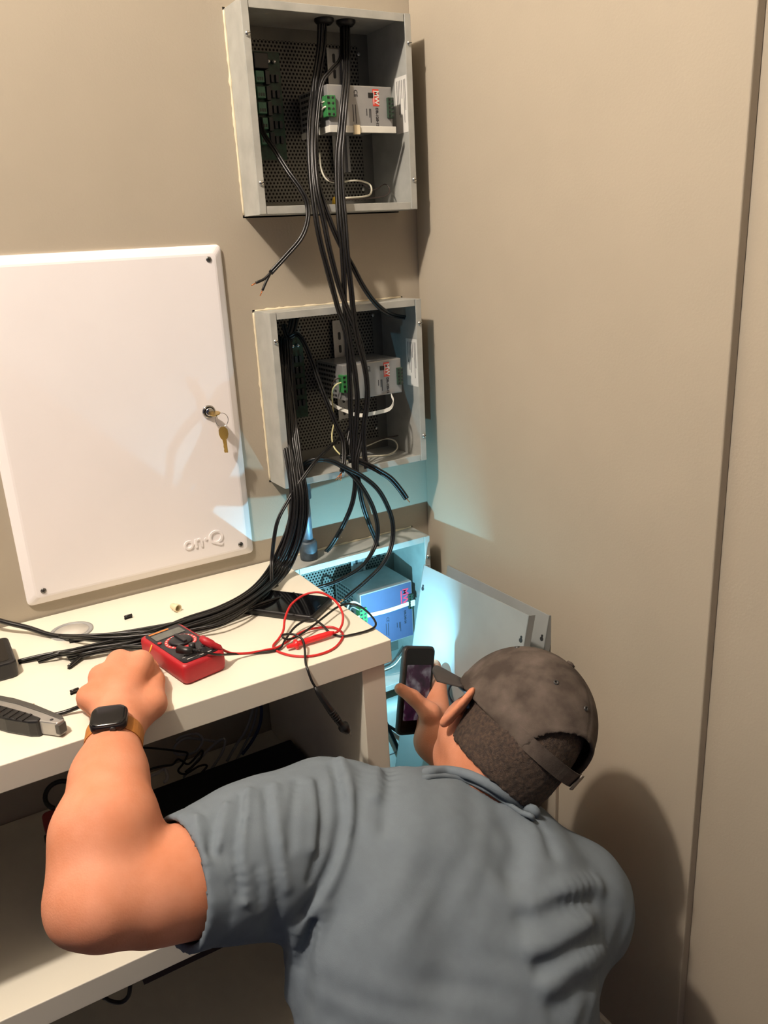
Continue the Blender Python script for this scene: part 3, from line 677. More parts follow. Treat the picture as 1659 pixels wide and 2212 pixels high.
# ================================================================== things on the table
# ---- digital multimeter
mc = np.array([-0.640, -0.309]); ml = np.array([0.026, -0.132]); ml /= np.linalg.norm(ml)       # towards the near end
mw = np.array([-ml[1], ml[0]])
if mw[0] < 0: mw = -mw
def MP(a, b, z): return np.array([mc[0] + mw[0] * a + ml[0] * b, mc[1] + mw[1] * a + ml[1] * b, DZ + z])
mm = thing('multimeter', 'red digital multimeter with dark face and round dial', 'multimeter', tuple(MP(0, 0, 0)))
HW, HL = 0.0345, 0.0675
def mloop(w, h, z, waist=0.0, r=0.008):
    return [MP(a * (1 - waist * math.cos(max(-1, min(1, b / HL)) * math.pi * 0.5) ** 2), b, z) for a, b in rrect(2 * w, 2 * h, r, 4)]
MB().loft([mloop(HW - 0.004, HL - 0.004, 0.0005, 0.10), mloop(HW - 0.0012, HL - 0.0012, 0.003, 0.08), mloop(HW, HL, 0.010, 0.045), mloop(HW, HL, 0.026, 0.0), mloop(HW - 0.001, HL - 0.001, 0.0300, 0.0), mloop(HW - 0.004, HL - 0.004, 0.0318, 0)]).build('red_holster', M_red, mm)
M_mface = mat('meter_face', (28, 29, 33), 0.4, vary=0.1)
MB().prism([MP(a, b, 0.0316) for a, b in rrect(2 * HW - 0.012, 2 * HL - 0.012, 0.006, 4)], (0, 0, 0.0012)).build('face', M_mface, mm)
fz = 0.0329
MB().prism([MP(a, b - 0.040, fz) for a, b in rrect(0.047, 0.020, 0.001, 2)], (0, 0, 0.0006)).build('display', M_lcd, mm)
MB().prism([MP(a - 0.007, b - 0.0565, fz) for a, b in rrect(0.032, 0.004, 0.0005, 2)], (0, 0, 0.0004)).build('brand_strip', mat('orange_print', (226, 130, 60), 0.5), mm)
dc = (0.002, -0.004)
ring = [(dc[0] + 0.0235 * math.cos(t), dc[1] + 0.0235 * math.sin(t)) for t in np.linspace(0, 2 * math.pi, 40, endpoint=False)]
MB().lathe(MP(dc[0], dc[1], fz - 0.0003), (0, 0, 1), [(0.0235, 0), (0.0235, 0.0007), (0.0185, 0.0007), (0.0185, 0)], 40, cap=False).build('dial_scale', mat('pink_scale', (206, 60, 62), 0.5), mm)
for k in range(20):
    a = 2 * math.pi * k / 20 + 0.1
    if k == 5: continue
    c = MP(dc[0] + 0.021 * math.cos(a), dc[1] + 0.021 * math.sin(a), fz + 0.0007)
    MB().obox(c, mw.tolist() + [0] if False else (mw[0] * 0.0014, mw[1] * 0.0014, 0), (ml[0] * 0.0009, ml[1] * 0.0009, 0), (0, 0, 0.0001)).build('scale_mark', M_paper, mm)
dl = MB().lathe(MP(dc[0], dc[1], fz), (0, 0, 1), [(0.0170, 0), (0.0165, 0.003), (0.0155, 0.0038), (0.0005, 0.0038)], 36).build('dial', M_mface, mm)
MB().obox(MP(dc[0], dc[1], fz + 0.0052), np.append(mw * 0.003, 0), np.append(ml * 0.0155, 0), (0, 0, 0.0022)).build('dial_bar', M_mface, dl, bevel=0.001)
MB().lathe(MP(-0.024, -0.020, fz), (0, 0, 1), [(0.0032, 0), (0.0030, 0.0018), (0.0005, 0.002)], 14).build('power_button', M_redw, mm)
for k, a in enumerate((0.02, 0.005, -0.012)):
    MB().lathe(MP(a, 0.040 if k else 0.032, fz - 0.0005), (0, 0, 1), [(0.0052, 0), (0.0052, 0.0012), (0.0036, 0.0012), (0.0034, 0.0)], 18, cap=False).build('input_jack', M_black, mm)
for a, b, w in ((-0.012, 0.054, 0.016), (0.008, 0.056, 0.02), (-0.02, 0.046, 0.006)):
    MB().obox(MP(a, b, fz), np.append(mw * w / 2, 0), np.append(ml * 0.0006, 0), (0, 0, 0.0002)).build('print_line', M_paper, mm)
# ---- test leads
rl = thing('red_test_lead', 'red test lead with probe, looped on the table right of the meter', 'test lead', tuple(Z(600, 1400, DZ)))
def zt_(u, v, h): return Z(u, v, DZ + h)
MB().tube(spline([MP(0.020, 0.030, 0.042), zt_(440, 1383, 0.046), zt_(457, 1392, 0.040), zt_(478, 1402, 0.03)], 5), [0.0052] * 6 + [0.0062] * 5 + [0.005] * 4 + [0.003], 10).build('plug', M_red, rl)
MB().tube(spline([zt_(476, 1401, 0.03), zt_(500, 1411, 0.014), zt_(535, 1411, 0.006), zt_(575, 1404, 0.004), zt_(600, 1398, 0.004), zt_(622, 1385, 0.006), zt_(655, 1364, 0.006), zt_(690, 1356, 0.004), zt_(722, 1356, 0.003), zt_(741, 1372, 0.002), zt_(722, 1400, 0.002),
                   zt_(680, 1416, 0.002), zt_(635, 1417, 0.002), zt_(602, 1408, 0.002), zt_(590, 1396, 0.003), zt_(602, 1380, 0.004), zt_(612, 1362, 0.01), zt_(616, 1335, 0.02), zt_(630, 1305, 0.03), zt_(660, 1284, 0.038), zt_(692, 1280, 0.04), zt_(722, 1296, 0.035), zt_(739, 1322, 0.025), zt_(740, 1345, 0.014), zt_(732, 1362, 0.009), zt_(722, 1368, 0.008)], 6), 0.0019, 8).build('lead_wire', M_redw, rl)
pr0, pr1 = zt_(722, 1366, 0.008), zt_(620, 1398, 0.007); pd = (pr1 - pr0)
MB().tube([pr0 + pd * t for t in (0, .1, .35, .6, .72, .76, .8, .83, .86, 1.0)], [0.0022, 0.0045, 0.005, 0.0046, 0.0042, 0.0042, 0.0078, 0.0078, 0.004, 0.0026], 12).build('probe_handle', mat('red_plastic', (226, 36, 40), 0.3), rl)
bl = thing('black_test_lead', 'black test lead looped over the table edge with its probe hanging', 'test lead', tuple(Z(655, 1385, DZ)))
MB().tube([MP(0.000, 0.034, 0.0335), MP(0.000, 0.034, 0.043)], 0.005, 12).build('plug_pin', M_black, bl)
pk = [zt_(384, 1402, 0.044), zt_(405, 1406, 0.043), zt_(416, 1406, 0.042)]
MB().tube(pk, [0.006, 0.0058, 0.0048], 8).build('plug', M_black, bl)
for k in range(5): MB().lathe(zt_(417 + k * 3.6, 1406.2 + k * 0.3, 0.0415), ray(600, 1400) * 0 + np.append(mw, 0), [(0.0042 - k * 0.0003, -0.0007), (0.0042 - k * 0.0003, 0.0007)], 10).build('strain_rib', M_black, bl)
MB().tube(spline([zt_(416, 1406, 0.042), zt_(440, 1409, 0.039), zt_(470, 1414, 0.03), zt_(505, 1413, 0.012), zt_(545, 1411, 0.004), zt_(590, 1406, 0.003), zt_(607, 1398, 0.004), zt_(617, 1381, 0.008), zt_(640, 1352, 0.012), zt_(672, 1337, 0.014), zt_(696, 1350, 0.01), zt_(712, 1366, 0.004), zt_(736, 1374, 0.003), zt_(765, 1370, 0.003), zt_(800, 1360, 0.003), zt_(812, 1348, 0.005), zt_(800, 1328, 0.008), zt_(776, 1309, 0.010), zt_(752, 1304, 0.012),
                   zt_(728, 1312, 0.013), zt_(700, 1333, 0.013), zt_(672, 1355, 0.012), zt_(640, 1376, 0.01), zt_(618, 1381, 0.014), zt_(610, 1372, 0.02), zt_(632, 1370, 0.024), zt_(652, 1380, 0.02), zt_(658, 1400, 0.012), zt_(660, 1430, 0.003), Y(665, 1448, -0.434), Y(673, 1470, -0.44), Y(682, 1486, -0.442)], 6), 0.0018, 8).build('lead_wire', M_cable, bl)
hp = [Y(680, 1484, -0.442), Y(690, 1499, -0.444), Y(712, 1532, -0.446), Y(734, 1561, -0.447), Y(739, 1566, -0.447), Y(741, 1568, -0.447), Y(744, 1572, -0.447), Y(751, 1580, -0.447), Y(753, 1582, -0.447)]
MB().tube(hp, [0.0024, 0.0045, 0.0052, 0.0052, 0.0052, 0.0085, 0.0085, 0.005, 0.003], 12).build('probe_handle', M_black, bl)
MB().tube([Y(752, 1581, -0.447), Y(759, 1590, -0.447)], [0.001, 0.0004], 8).build('probe_tip', M_chrome, bl)
for t in (0.15, 0.3, 0.45, 0.6, 0.75):
    a, b = hp[2], hp[3]; MB().lathe(a + (b - a) * t, b - a, [(0.0056, -0.0008), (0.0056, 0.0008)], 12).build('grip_rib', M_black, bl)
# ---- phone lying on the table
def slab(name, label, cat, c, ax, ay, w, h, th, mbody, mscreen, rim=0.0035, group=None, rad=0.008):
    c, ax, ay = (np.asarray(q, float) for q in (c, ax, ay)); ax = ax / np.linalg.norm(ax); ay = ay - ax * (ay @ ax); ay /= np.linalg.norm(ay); n = np.cross(ax, ay)
    t = thing(name, label, cat, tuple(c), group)
    def lp(w_, h_, r_, z): return [c + ax * a + ay * b + n * z for a, b in rrect(w_, h_, r_, 5)]
    MB().loft([lp(w - 0.003, h - 0.003, rad, -th / 2), lp(w, h, rad, -th / 2 + 0.0018), lp(w, h, rad, th / 2 - 0.0018), lp(w - 0.003, h - 0.003, rad, th / 2)]).build('case', mbody, t)
    MB().prism(lp(w - 2 * rim, h - 2 * rim, rad * 0.7, th / 2 - 0.0002), n * 0.0006).build('screen', mscreen, t)
    return t, c, ax, ay, n
pc = (Z(491, 1300, DZ + 0.011) + Z(530, 1275, DZ + 0.011) + Z(723, 1292, DZ + 0.011) + Z(690, 1335, DZ + 0.011)) / 4; pc[2] = DZ + 0.0058
pax = Z(706, 1313, DZ + .011) - Z(510, 1288, DZ + .011)
tph, c_, ax_, ay_, n_ = slab('smartphone', 'black smartphone lying face up under the cables on the table', 'phone', pc, pax, (0.6, 1, 0), 0.158, 0.08, 0.0115, M_black, M_blackg)
MB().obox(c_ + ax_ * 0.072 + n_ * 0.0060, ax_ * 0.001, ay_ * 0.006, n_ * 0.0002).build('earpiece', M_dark, tph)
for k in range(4): MB().obox(c_ + ax_ * 0.0788 + ay_ * (0.012 - k * 0.006), ax_ * 0.0006, ay_ * 0.0016, n_ * 0.0012).build('speaker_hole', M_dark, tph)
# ---- black adapter at the left edge
ad = thing('power_adapter', 'rounded black power adapter behind the grey tool on the table', 'adapter', (-0.885, -0.155, DZ))
MB().prism([(-0.8875 + a, -0.155 + b, DZ) for a, b in rrect(0.068, 0.098, 0.010, 5)], (0, 0, 0.026)).build('adapter_body', M_black, ad, bevel=0.003)
MB().prism([(-0.8875 + a, -0.155 + b, DZ + 0.026) for a, b in rrect(0.052, 0.08, 0.006, 5)], (0, 0, 0.0004)).build('label_panel', M_blackg, ad)
MB().tube(spline([(-0.915, -0.11, DZ + 0.012), (-0.94, -0.08, DZ + 0.01), (-0.99, -0.07, DZ + 0.004), (-1.06, -0.09, DZ + 0.003)], 5), 0.0025, 8).build('lead', M_cable, ad)
# ---- utility knife
def KP(u, v, h): return Z(u, v, DZ + h)
kn = thing('utility_knife', 'grey utility knife with a ribbed black grip at the front of the table', 'knife', tuple(KP(70, 1565, 0)))
ka = KP(-45, 1525, 0.012); kb = KP(136, 1572, 0.012); kd = kb - ka; kl = np.linalg.norm(kd); kd /= kl; kw = np.array([kd[1], -kd[0], 0.0])
if kw[1] > 0: kw = -kw
def KL(s, w, z): q = ka + kd * s + kw * w; q[2] = DZ + z; return q
L = kl
body = [(0.0, -0.012), (L * 0.45, -0.017), (L * 0.8, -0.011), (L * 0.97, -0.008), (L, -0.004), (L * 0.985, 0.006), (L * 0.9, 0.0075), (L * 0.8, 0.010), (L * 0.4, 0.014), (0.0, 0.014)]
MB().prism([KL(s, w, 0.0015) for s, w in body], (0, 0, 0.020)).build('metal_body', mat('knife_metal', (170, 168, 164), 0.35, 0.6), kn, bevel=0.002)
grip = [(0.0, 0.001), (L * 0.3, 0.000), (L * 0.6, 0.001), (L * 0.80, 0.004), (L * 0.82, 0.013), (L * 0.74, 0.018), (L * 0.5, 0.022), (L * 0.2, 0.021), (0.0, 0.017)]
MB().prism([KL(s, w, 0.0) for s, w in grip], (0, 0, 0.0235)).build('rubber_grip', M_black, kn, bevel=0.003)
for k in range(9):
    s = L * (0.08 + 0.075 * k)
    MB().obox(KL(s, 0.012, 0.0237), kd * 0.0022, kw * 0.0085, (0, 0, 0.0008)).build('grip_rib', M_black, kn, bevel=0.0005)
top = [(0.0, -0.017), (L * 0.3, -0.0205), (L * 0.55, -0.0185), (L * 0.78, -0.0135), (L * 0.94, -0.010), (L * 0.985, -0.006), (L * 0.97, -0.002), (L * 0.75, -0.006), (L * 0.4, -0.010), (0.0, -0.008)]
MB().prism([KL(s, w, 0.004) for s, w in top], (0, 0, 0.0185)).build('slide_rail', mat('dark_grey_plastic', (66, 64, 60), 0.5), kn, bevel=0.0015)
MB().obox(KL(L * 0.98, 0.0005, 0.012), kd * 0.004, kw * 0.006, (0, 0, 0.007)).build('blade_guard', mat('dark_grey_plastic', (66, 64, 60), 0.5), kn, bevel=0.001)
MB().lathe(KL(L * 0.9, 0.002, 0.0215), (0, 0, 1), [(0.0022, 0), (0.0022, 0.0006), (0.0005, 0.0008)], 12).build('rivet', M_dark, kn)
# ---- wire nut, wire in hand
nut = thing('wire_nut', 'cream wire nut lying behind the cable bundle on the table', 'wire nut', tuple(Z(381, 1313, DZ)))
cN = Z(380, 1312, DZ + 0.0068); dN = np.array([0.35, -1.0, -0.05])
MB().lathe(cN, dN, [(0.0035, -0.012), (0.005, -0.010), (0.0055, -0.002), (0.0068, 0.0), (0.0068, 0.007), (0.0056, 0.007), (0.005, 0.0)], 16, cap=False).build('shell', M_cream, nut)
MB().lathe(cN, dN, [(0.0035, -0.012), (0.0002, -0.0125)], 16).build('closed_end', M_cream, nut)
# ---- device and loose cables inside the upper compartment
dv = thing('black_device', 'flat black electronic device on the shelf under the table top', 'device', (-0.56, -0.25, -0.945))
MB().box(-0.74, -0.4115, -0.385, -0.122, -0.937, -0.900).build('housing', M_black, dv, bevel=0.003)
MB().box(-0.735, -0.4165, -0.3855, -0.384, -0.931, -0.906).build('front_panel', M_blackg, dv)
for sx in (-0.72, -0.43):
    for sy in (-0.37, -0.14): MB().lathe((sx, sy, -0.945), (0, 0, 1), [(0.008, 0), (0.007, 0.009)], 12).build('foot', M_black, dv)
G3 = 'loose cables behind the shelf device'
M_lg = mat('grey_cable', (150, 150, 150), 0.5); M_bl2 = mat('dark_blue_cable', (40, 56, 96), 0.5)  # plain grey and dark blue jackets
def inner(label, pts, r, m): tag(MB().tube(spline([Y(u, v, y) for u, v, y in pts], 7), r, 7).build('loose_cable', m), label, 'cable', G3)
inner('dark blue cable dropping behind the shelf device', [(563, 1520, -0.05), (565, 1540, -0.055), (560, 1570, -0.06), (545, 1600, -0.07), (523, 1630, -0.075)], 0.0032, M_bl2)
inner('left of two grey cables dropping behind the shelf device', [(548, 1525, -0.05), (543, 1545, -0.05), (530, 1580, -0.055), (510, 1610, -0.06), (490, 1645, -0.07)], 0.0028, M_lg)
inner('right of two grey cables dropping behind the shelf device', [(555, 1522, -0.04), (552, 1550, -0.045), (540, 1585, -0.05), (520, 1625, -0.06), (512, 1640, -0.07)], 0.0024, M_lg)
inner('grey cable coiled in a round loop behind the shelf device', [(380, 1600, -0.04), (395, 1590, -0.04), (425, 1585, -0.04), (438, 1600, -0.05), (420, 1625, -0.05), (385, 1630, -0.05), (376, 1615, -0.05), (400, 1595, -0.045), (440, 1598, -0.04), (470, 1602, -0.05)], 0.0026, M_lg)
inner('grey cable folded in a tall hairpin behind the shelf device', [(395, 1680, -0.08), (430, 1640, -0.07), (470, 1602, -0.06), (486, 1598, -0.06), (480, 1625, -0.07), (455, 1665, -0.08)], 0.0026, M_lg)
inner('thin black cable wandering behind the shelf device', [(290, 1614, -0.06), (340, 1617, -0.06), (388, 1623, -0.06), (405, 1628, -0.06), (395, 1650, -0.07), (385, 1665, -0.08), (400, 1672, -0.09), (430, 1655, -0.09), (447, 1655, -0.09), (425, 1680, -0.1)], 0.002, M_cable)
inner('second thin black cable tangled by the device edge', [(310, 1690, -0.1), (320, 1665, -0.09), (350, 1655, -0.09), (372, 1652, -0.09), (386, 1640, -0.08), (408, 1650, -0.08), (436, 1621, -0.07), (432, 1640, -0.08), (400, 1668, -0.09)], 0.002, M_cable)
inner('pale cable hooping up beside the device', [(318, 1700, -0.1), (322, 1680, -0.1), (340, 1670, -0.09), (356, 1662, -0.08), (362, 1680, -0.1), (355, 1690, -0.11)], 0.003, mat('pale_cable', (196, 196, 192), 0.5))
inner('black cable drooping in a loop below the shelf', [(224, 2154, -0.41), (240, 2163, -0.41), (262, 2165, -0.41), (277, 2152, -0.41), (281, 2130, -0.41), (280, 2112, -0.405)], 0.0032, M_cable)
# ---- second meter standing in the compartment
m2 = thing('hanging_meter', 'dark red framed meter with a black hanging loop in the compartment', 'meter', (-0.845, -0.25, -0.945))
A0 = Y(88, 1757, -0.22); A1 = Y(175, 1730, -0.22); A2 = Y(102, 1860, -0.285)
uu = A1 - A0; uu[2] = 0; uu /= np.linalg.norm(uu); vv = A2 - A0; vv -= uu * (vv @ uu); vv /= np.linalg.norm(vv); nn2 = np.cross(uu, vv); nn2 = nn2 if nn2[1] < 0 else -nn2
HH = 0.165
while (A0 + vv * HH)[2] < -0.944: HH -= 0.004
M_dred = mat('dark_red_rubber', (120, 34, 36), 0.5)
MB().prism([A0 + uu * (0.045 + a) + vv * (HH / 2 + b) for a, b in rrect(0.09, HH, 0.008, 4)], -nn2 * 0.03).build('frame', M_dred, m2, bevel=0.002)
MB().prism([A0 + uu * (0.045 + a) + vv * (HH / 2 + 0.004 + b) for a, b in rrect(0.072, HH - 0.03, 0.005, 4)], nn2 * 0.001).build('face', M_grey, m2)
MB().prism([A0 + uu * (0.045 + a) + vv * (0.05 + b) for a, b in rrect(0.05, 0.05, 0.012, 4)], nn2 * 0.002).build('display', M_lcd, m2)
MB().obox(A0 + uu * 0.001 + vv * 0.065 - nn2 * 0.012, uu * 0.005, vv * 0.03, nn2 * 0.012).build('side_grip', M_black, m2, bevel=0.002)
lc = A0 + uu * 0.034 - vv * 0.018
MB().tube([lc + uu * 0.023 * math.cos(a) - vv * 0.023 * math.sin(a) for a in np.linspace(-0.9, math.pi + 0.9, 24)], 0.0038, 8).build('hanging_loop', M_black, m2)

# ================================================================== the man: signed-distance modelling
def nz(v): v = np.asarray(v, float); return v / np.linalg.norm(v)
class Cone:
    def __init__(s, a, b, ra, rb, k=0.02): s.a, s.b, s.ra, s.rb, s.k = np.asarray(a, float), np.asarray(b, float), ra, rb, k
    def __call__(s, P):
        ba = (s.b - s.a).astype(np.float32); pa = P - s.a.astype(np.float32); L2 = float(ba @ ba)
        t = np.clip((pa @ ba) / L2, 0, 1)
        return np.linalg.norm(pa - t[:, None] * ba, axis=1) - (s.ra + (s.rb - s.ra) * t)
class Ell:
    def __init__(s, c, R, semi, k=0.02): s.c, s.R, s.s, s.k = np.asarray(c, float), np.asarray(R, float), np.asarray(semi, float), k
    def __call__(s, P):
        q = (P - s.c.astype(np.float32)) @ s.R.T.astype(np.float32)
        s_ = s.s.astype(np.float32)
        k0 = np.linalg.norm(q / s_, axis=1); k1 = np.linalg.norm(q / (s_ * s_), axis=1)
        return k0 * (k0 - 1) / (k1 + 1e-9)
def smin(a, b, k):
    h = np.clip(0.5 + 0.5 * (b - a) / k, 0, 1)
    return b + (a - b) * h - k * h * (1 - h)
def smax(a, b, k): return -smin(-a, -b, k)
def union(prims, P, grow=0.0):
    d = None
    for p in prims:
        e = p(P) - grow
        d = e if d is None else smin(d, e, p.k)
    return d

def surface_net(fn, lo, hi, h, coarse=4):
    lo = np.asarray(lo, float); hi = np.asarray(hi, float)
    nc = np.ceil((hi - lo) / (h * coarse)).astype(int) + 1
    H = h * coarse
    ii = np.stack(np.meshgrid(*[np.arange(n) for n in nc], indexing='ij'), -1).reshape(-1, 3)
    Pc = (lo + (ii + 0.5) * H).astype(np.float32)
    dc = np.concatenate([fn(Pc[i:i + 200000]) for i in range(0, len(Pc), 200000)])
    act = np.abs(dc) < H * 1.6
    n = nc * coarse + 1
    D = np.full(tuple(n), 1.0, np.float32)
    sg = np.where(dc < 0, -1.0, 1.0).astype(np.float32).reshape(nc)
    D[:-1, :-1, :-1] = np.repeat(np.repeat(np.repeat(sg, coarse, 0), coarse, 1), coarse, 2)
    off = np.stack(np.meshgrid(*[np.arange(coarse + 1)] * 3, indexing='ij'), -1).reshape(-1, 3)
    idx = (ii[act][:, None, :] * coarse + off[None]).reshape(-1, 3)
    flat = np.unique(np.ravel_multi_index(idx.T, D.shape))
    xyz = np.stack(np.unravel_index(flat, D.shape), -1)
    Pf = (lo + xyz * h).astype(np.float32)
    D.ravel()[flat] = np.concatenate([fn(Pf[i:i + 200000]) for i in range(0, len(Pf), 200000)])
    # cells to inspect: fine cells of active coarse cells
    off2 = np.stack(np.meshgrid(*[np.arange(coarse)] * 3, indexing='ij'), -1).reshape(-1, 3)
    cells = (ii[act][:, None, :] * coarse + off2[None]).reshape(-1, 3)
    corners = np.array([(a, b, c) for a in (0, 1) for b in (0, 1) for c in (0, 1)])
    cv = np.stack([D[cells[:, 0] + a, cells[:, 1] + b, cells[:, 2] + c] for a, b, c in corners], 1)
    neg = cv < 0
    keep = neg.any(1) & (~neg).any(1)
    cells = cells[keep]; cv = cv[keep]
    acc = np.zeros((len(cells), 3)); cnt = np.zeros(len(cells))
    for i in range(8):
        for j in range(i + 1, 8):
            if np.abs(corners[i] - corners[j]).sum() != 1: continue
            a, b = cv[:, i], cv[:, j]; m = (a < 0) != (b < 0)
            t = np.where(m, a / np.where(m, a - b, 1), 0)
            acc += m[:, None] * (corners[i] + t[:, None] * (corners[j] - corners[i])); cnt += m
    V = lo + (cells + acc / cnt[:, None]) * h
    ids = np.full(tuple(n), -1, np.int32); ids[cells[:, 0], cells[:, 1], cells[:, 2]] = np.arange(len(cells))
    F = []
    for ax in range(3):
        o = [0, 0, 0]; o[ax] = 1
        b, c = [(1, 2), (2, 0), (0, 1)][ax]
        g = cells[(cells[:, b] > 0) & (cells[:, c] > 0)]
        v0 = D[g[:, 0], g[:, 1], g[:, 2]]; v1 = D[g[:, 0] + o[0], g[:, 1] + o[1], g[:, 2] + o[2]]
        m = (v0 < 0) != (v1 < 0); g = g[m]; s0 = v0[m] < 0
        eb = np.zeros(3, int); eb[b] = 1; ec = np.zeros(3, int); ec[c] = 1
        q = np.stack([ids[tuple((g - x).T)] for x in (eb * 0, eb, eb + ec, ec)], 1)
        ok = (q >= 0).all(1); q = q[ok]; s0 = s0[ok]
        q[~s0] = q[~s0][:, ::-1]
        F.append(q)
    return V, np.concatenate(F)

def sdf_obj(name, fn, lo, hi, h, m, parent, relax=1):
    V, Fq = surface_net(fn, lo, hi, h)
    for _ in range(relax):           # light relaxation
        S = np.zeros_like(V); c = np.zeros(len(V))
        for i in range(4):
            a, b = Fq[:, i], Fq[:, (i + 1) % 4]
            np.add.at(S, a, V[b]); np.add.at(c, a, 1); np.add.at(S, b, V[a]); np.add.at(c, b, 1)
        V = 0.5 * V + 0.5 * S / np.maximum(c, 1)[:, None]
    V = V - org(parent)
    me = bpy.data.meshes.new(name)
    me.vertices.add(len(V)); me.vertices.foreach_set('co', V.astype(np.float32).ravel())
    me.loops.add(len(Fq) * 4); me.loops.foreach_set('vertex_index', Fq.astype(np.int32).ravel())
    me.polygons.add(len(Fq)); me.polygons.foreach_set('loop_start', np.arange(0, len(Fq) * 4, 4, dtype=np.int32))
    me.update(calc_edges=True); me.validate()
    me.polygons.foreach_set('use_smooth', np.ones(len(me.polygons), bool))
    me.materials.append(m)
    o = bpy.data.objects.new(name, me); COL.objects.link(o); o.parent = parent; ORG[o.name] = org(parent)
    return o

# ---- skeleton
S_L = at(700, 1795, 1.05); E_L = at(222, 1942, 0.865); W_L = at(249, 1582, 1.02)
S_R = at(1228, 1945, 1.13); E_R = at(1190, 1880, 1.40); W_R = at(938, 1600, 1.46)
NBS = at(1030, 1735, 1.18)
HC = at(1118, 1562, 1.16)
PEL = np.array([-0.60, -0.93, -1.14])
sx = nz(S_R - S_L); mid = (S_L + S_R) / 2
sp = NBS - PEL; sp = nz(sp - sx * (sp @ sx)); fr = np.cross(sp, sx)        # front of the chest
if fr[1] < 0: fr = -fr
RT = np.stack([sx, fr, sp])
rim = nz(0.754 * CR - 0.657 * CU)
HU = nz(0.657 * CR + 0.754 * CU)
HF = 0.85 * CF - 0.53 * rim; HF = nz(HF - HU * (HF @ HU))
CFW, CLF = HF, np.cross(HU, HF)                       # the cap sits a little askew on the head
RC_ = np.stack([CLF, CFW, HU])
HF = 0.966 * CF - 0.26 * rim; HF = nz(HF - HU * (HF @ HU))
HL_ = np.cross(HU, HF)
RH = np.stack([HL_, HF, HU])
def hp_(l, f, u): return HC + HL_ * l + HF * f + HU * u

man = thing('person', 'kneeling person in grey T-shirt and cap, filming the lowest box with a phone', 'person', (PEL[0], PEL[1] + 0.1, FLOOR))

head = [Ell(hp_(0, -0.004, 0.004), RH, (0.076, 0.097, 0.090), 0.02), Ell(hp_(0, -0.045, -0.045), RH, (0.062, 0.052, 0.06), 0.03),
        Ell(hp_(0, 0.034, -0.062), RH, (0.054, 0.062, 0.074), 0.025), Ell(hp_(0, 0.062, -0.103), RH, (0.034, 0.034, 0.028), 0.025),
        Cone(hp_(0, 0.093, -0.015), hp_(0, 0.112, -0.052), 0.008, 0.013, 0.012), Ell(hp_(0, 0.098, -0.085), RH, (0.024, 0.010, 0.010), 0.01),
        Ell(hp_(0.046, 0.03, -0.055), RH, (0.020, 0.05, 0.035), 0.025), Ell(hp_(-0.046, 0.03, -0.055), RH, (0.020, 0.05, 0.035), 0.025)]
neck = [Cone(NBS - sp * 0.02, hp_(0, -0.02, -0.07), 0.066, 0.060, 0.035)]
def ear(sgn):
    e = nz(HL_ * sgn * 0.88 + HF * 0.47)              # outward and backwards
    ux = nz(HU - HF * 0.25); ux = nz(ux - e * (ux @ e)); w = np.cross(ux, e)
    c = hp_(sgn * 0.089, -0.006, -0.034)
    R = np.stack([w, e, ux])
    return c, R
EARS = [ear(1), ear(-1)]
FM1 = at(232, 1786, 0.902); FM2 = at(236, 1680, 0.958)
arm_l = [Cone(S_L, E_L, 0.060, 0.048, 0.02), Cone(at(470, 1895, 0.945), at(330, 1922, 0.90), 0.060, 0.058, 0.02),
         Cone(E_L, FM1, 0.047, 0.0525, 0.018), Cone(FM1, FM2, 0.0525, 0.041, 0.02),
         Cone(FM2, W_L, 0.041, 0.0290, 0.02), Ell(at(150, 1988, 0.858), np.eye(3), (0.020, 0.022, 0.022), 0.02), Cone(at(176, 1930, 0.868), at(188, 1815, 0.89), 0.035, 0.036, 0.02)]
K = [at(304, 1432, 1.125), at(259, 1431, 1.12), at(221, 1462, 1.10), at(195, 1504, 1.072)]
HB = W_L + nz(K[1] - W_L) * 0.03
hand_l = [Cone(W_L, HB, 0.0275, 0.025, 0.015)] + [Cone(HB, K[i], 0.0215, (0.0165, 0.0165, 0.0155, 0.0145)[i], 0.011) for i in range(4)]
hand_l += [Ell(K[i] - CF * 0.006, np.eye(3), (0.0135, 0.0135, 0.0125), 0.012) for i in range(4)]
hand_l += [Cone(K[0], at(309, 1424, 1.175), 0.0155, 0.0120, 0.006), Cone(at(309, 1424, 1.175), at(322, 1436, 1.19), 0.0115, 0.0100, 0.005), Cone(at(322, 1436, 1.19), at(326, 1438, 1.172), 0.0100, 0.0088, 0.004),
          Cone(K[1], at(252, 1438, 1.18), 0.0155, 0.0120, 0.006), Cone(at(252, 1438, 1.18), at(262, 1476, 1.165), 0.0115, 0.0095, 0.005), Cone(at(262, 1476, 1.165), at(266, 1488, 1.14), 0.0095, 0.0088, 0.005),
          Cone(K[2], at(210, 1473, 1.145), 0.0148, 0.0115, 0.006), Cone(at(210, 1473, 1.145), at(224, 1502, 1.13), 0.011, 0.0092, 0.005), Cone(at(224, 1502, 1.13), at(230, 1510, 1.11), 0.0092, 0.0085, 0.005),
          Cone(K[3], at(185, 1515, 1.098), 0.0138, 0.0105, 0.006), Cone(at(185, 1515, 1.098), at(202, 1535, 1.082), 0.0102, 0.0088, 0.005),
          Cone(at(275, 1565, 1.035), at(328, 1520, 1.085), 0.022, 0.0185, 0.016), Cone(at(328, 1520, 1.085), at(335, 1470, 1.135), 0.0175, 0.0130, 0.010), Cone(at(335, 1470, 1.135), at(327, 1437, 1.158), 0.0125, 0.0092, 0.005)]
arm_r = [Cone(S_R, E_R, 0.060, 0.050, 0.03), Cone(E_R, E_R * 0.65 + W_R * 0.35, 0.050, 0.050, 0.03), Cone(E_R * 0.65 + W_R * 0.35, W_R, 0.050, 0.030, 0.03)]
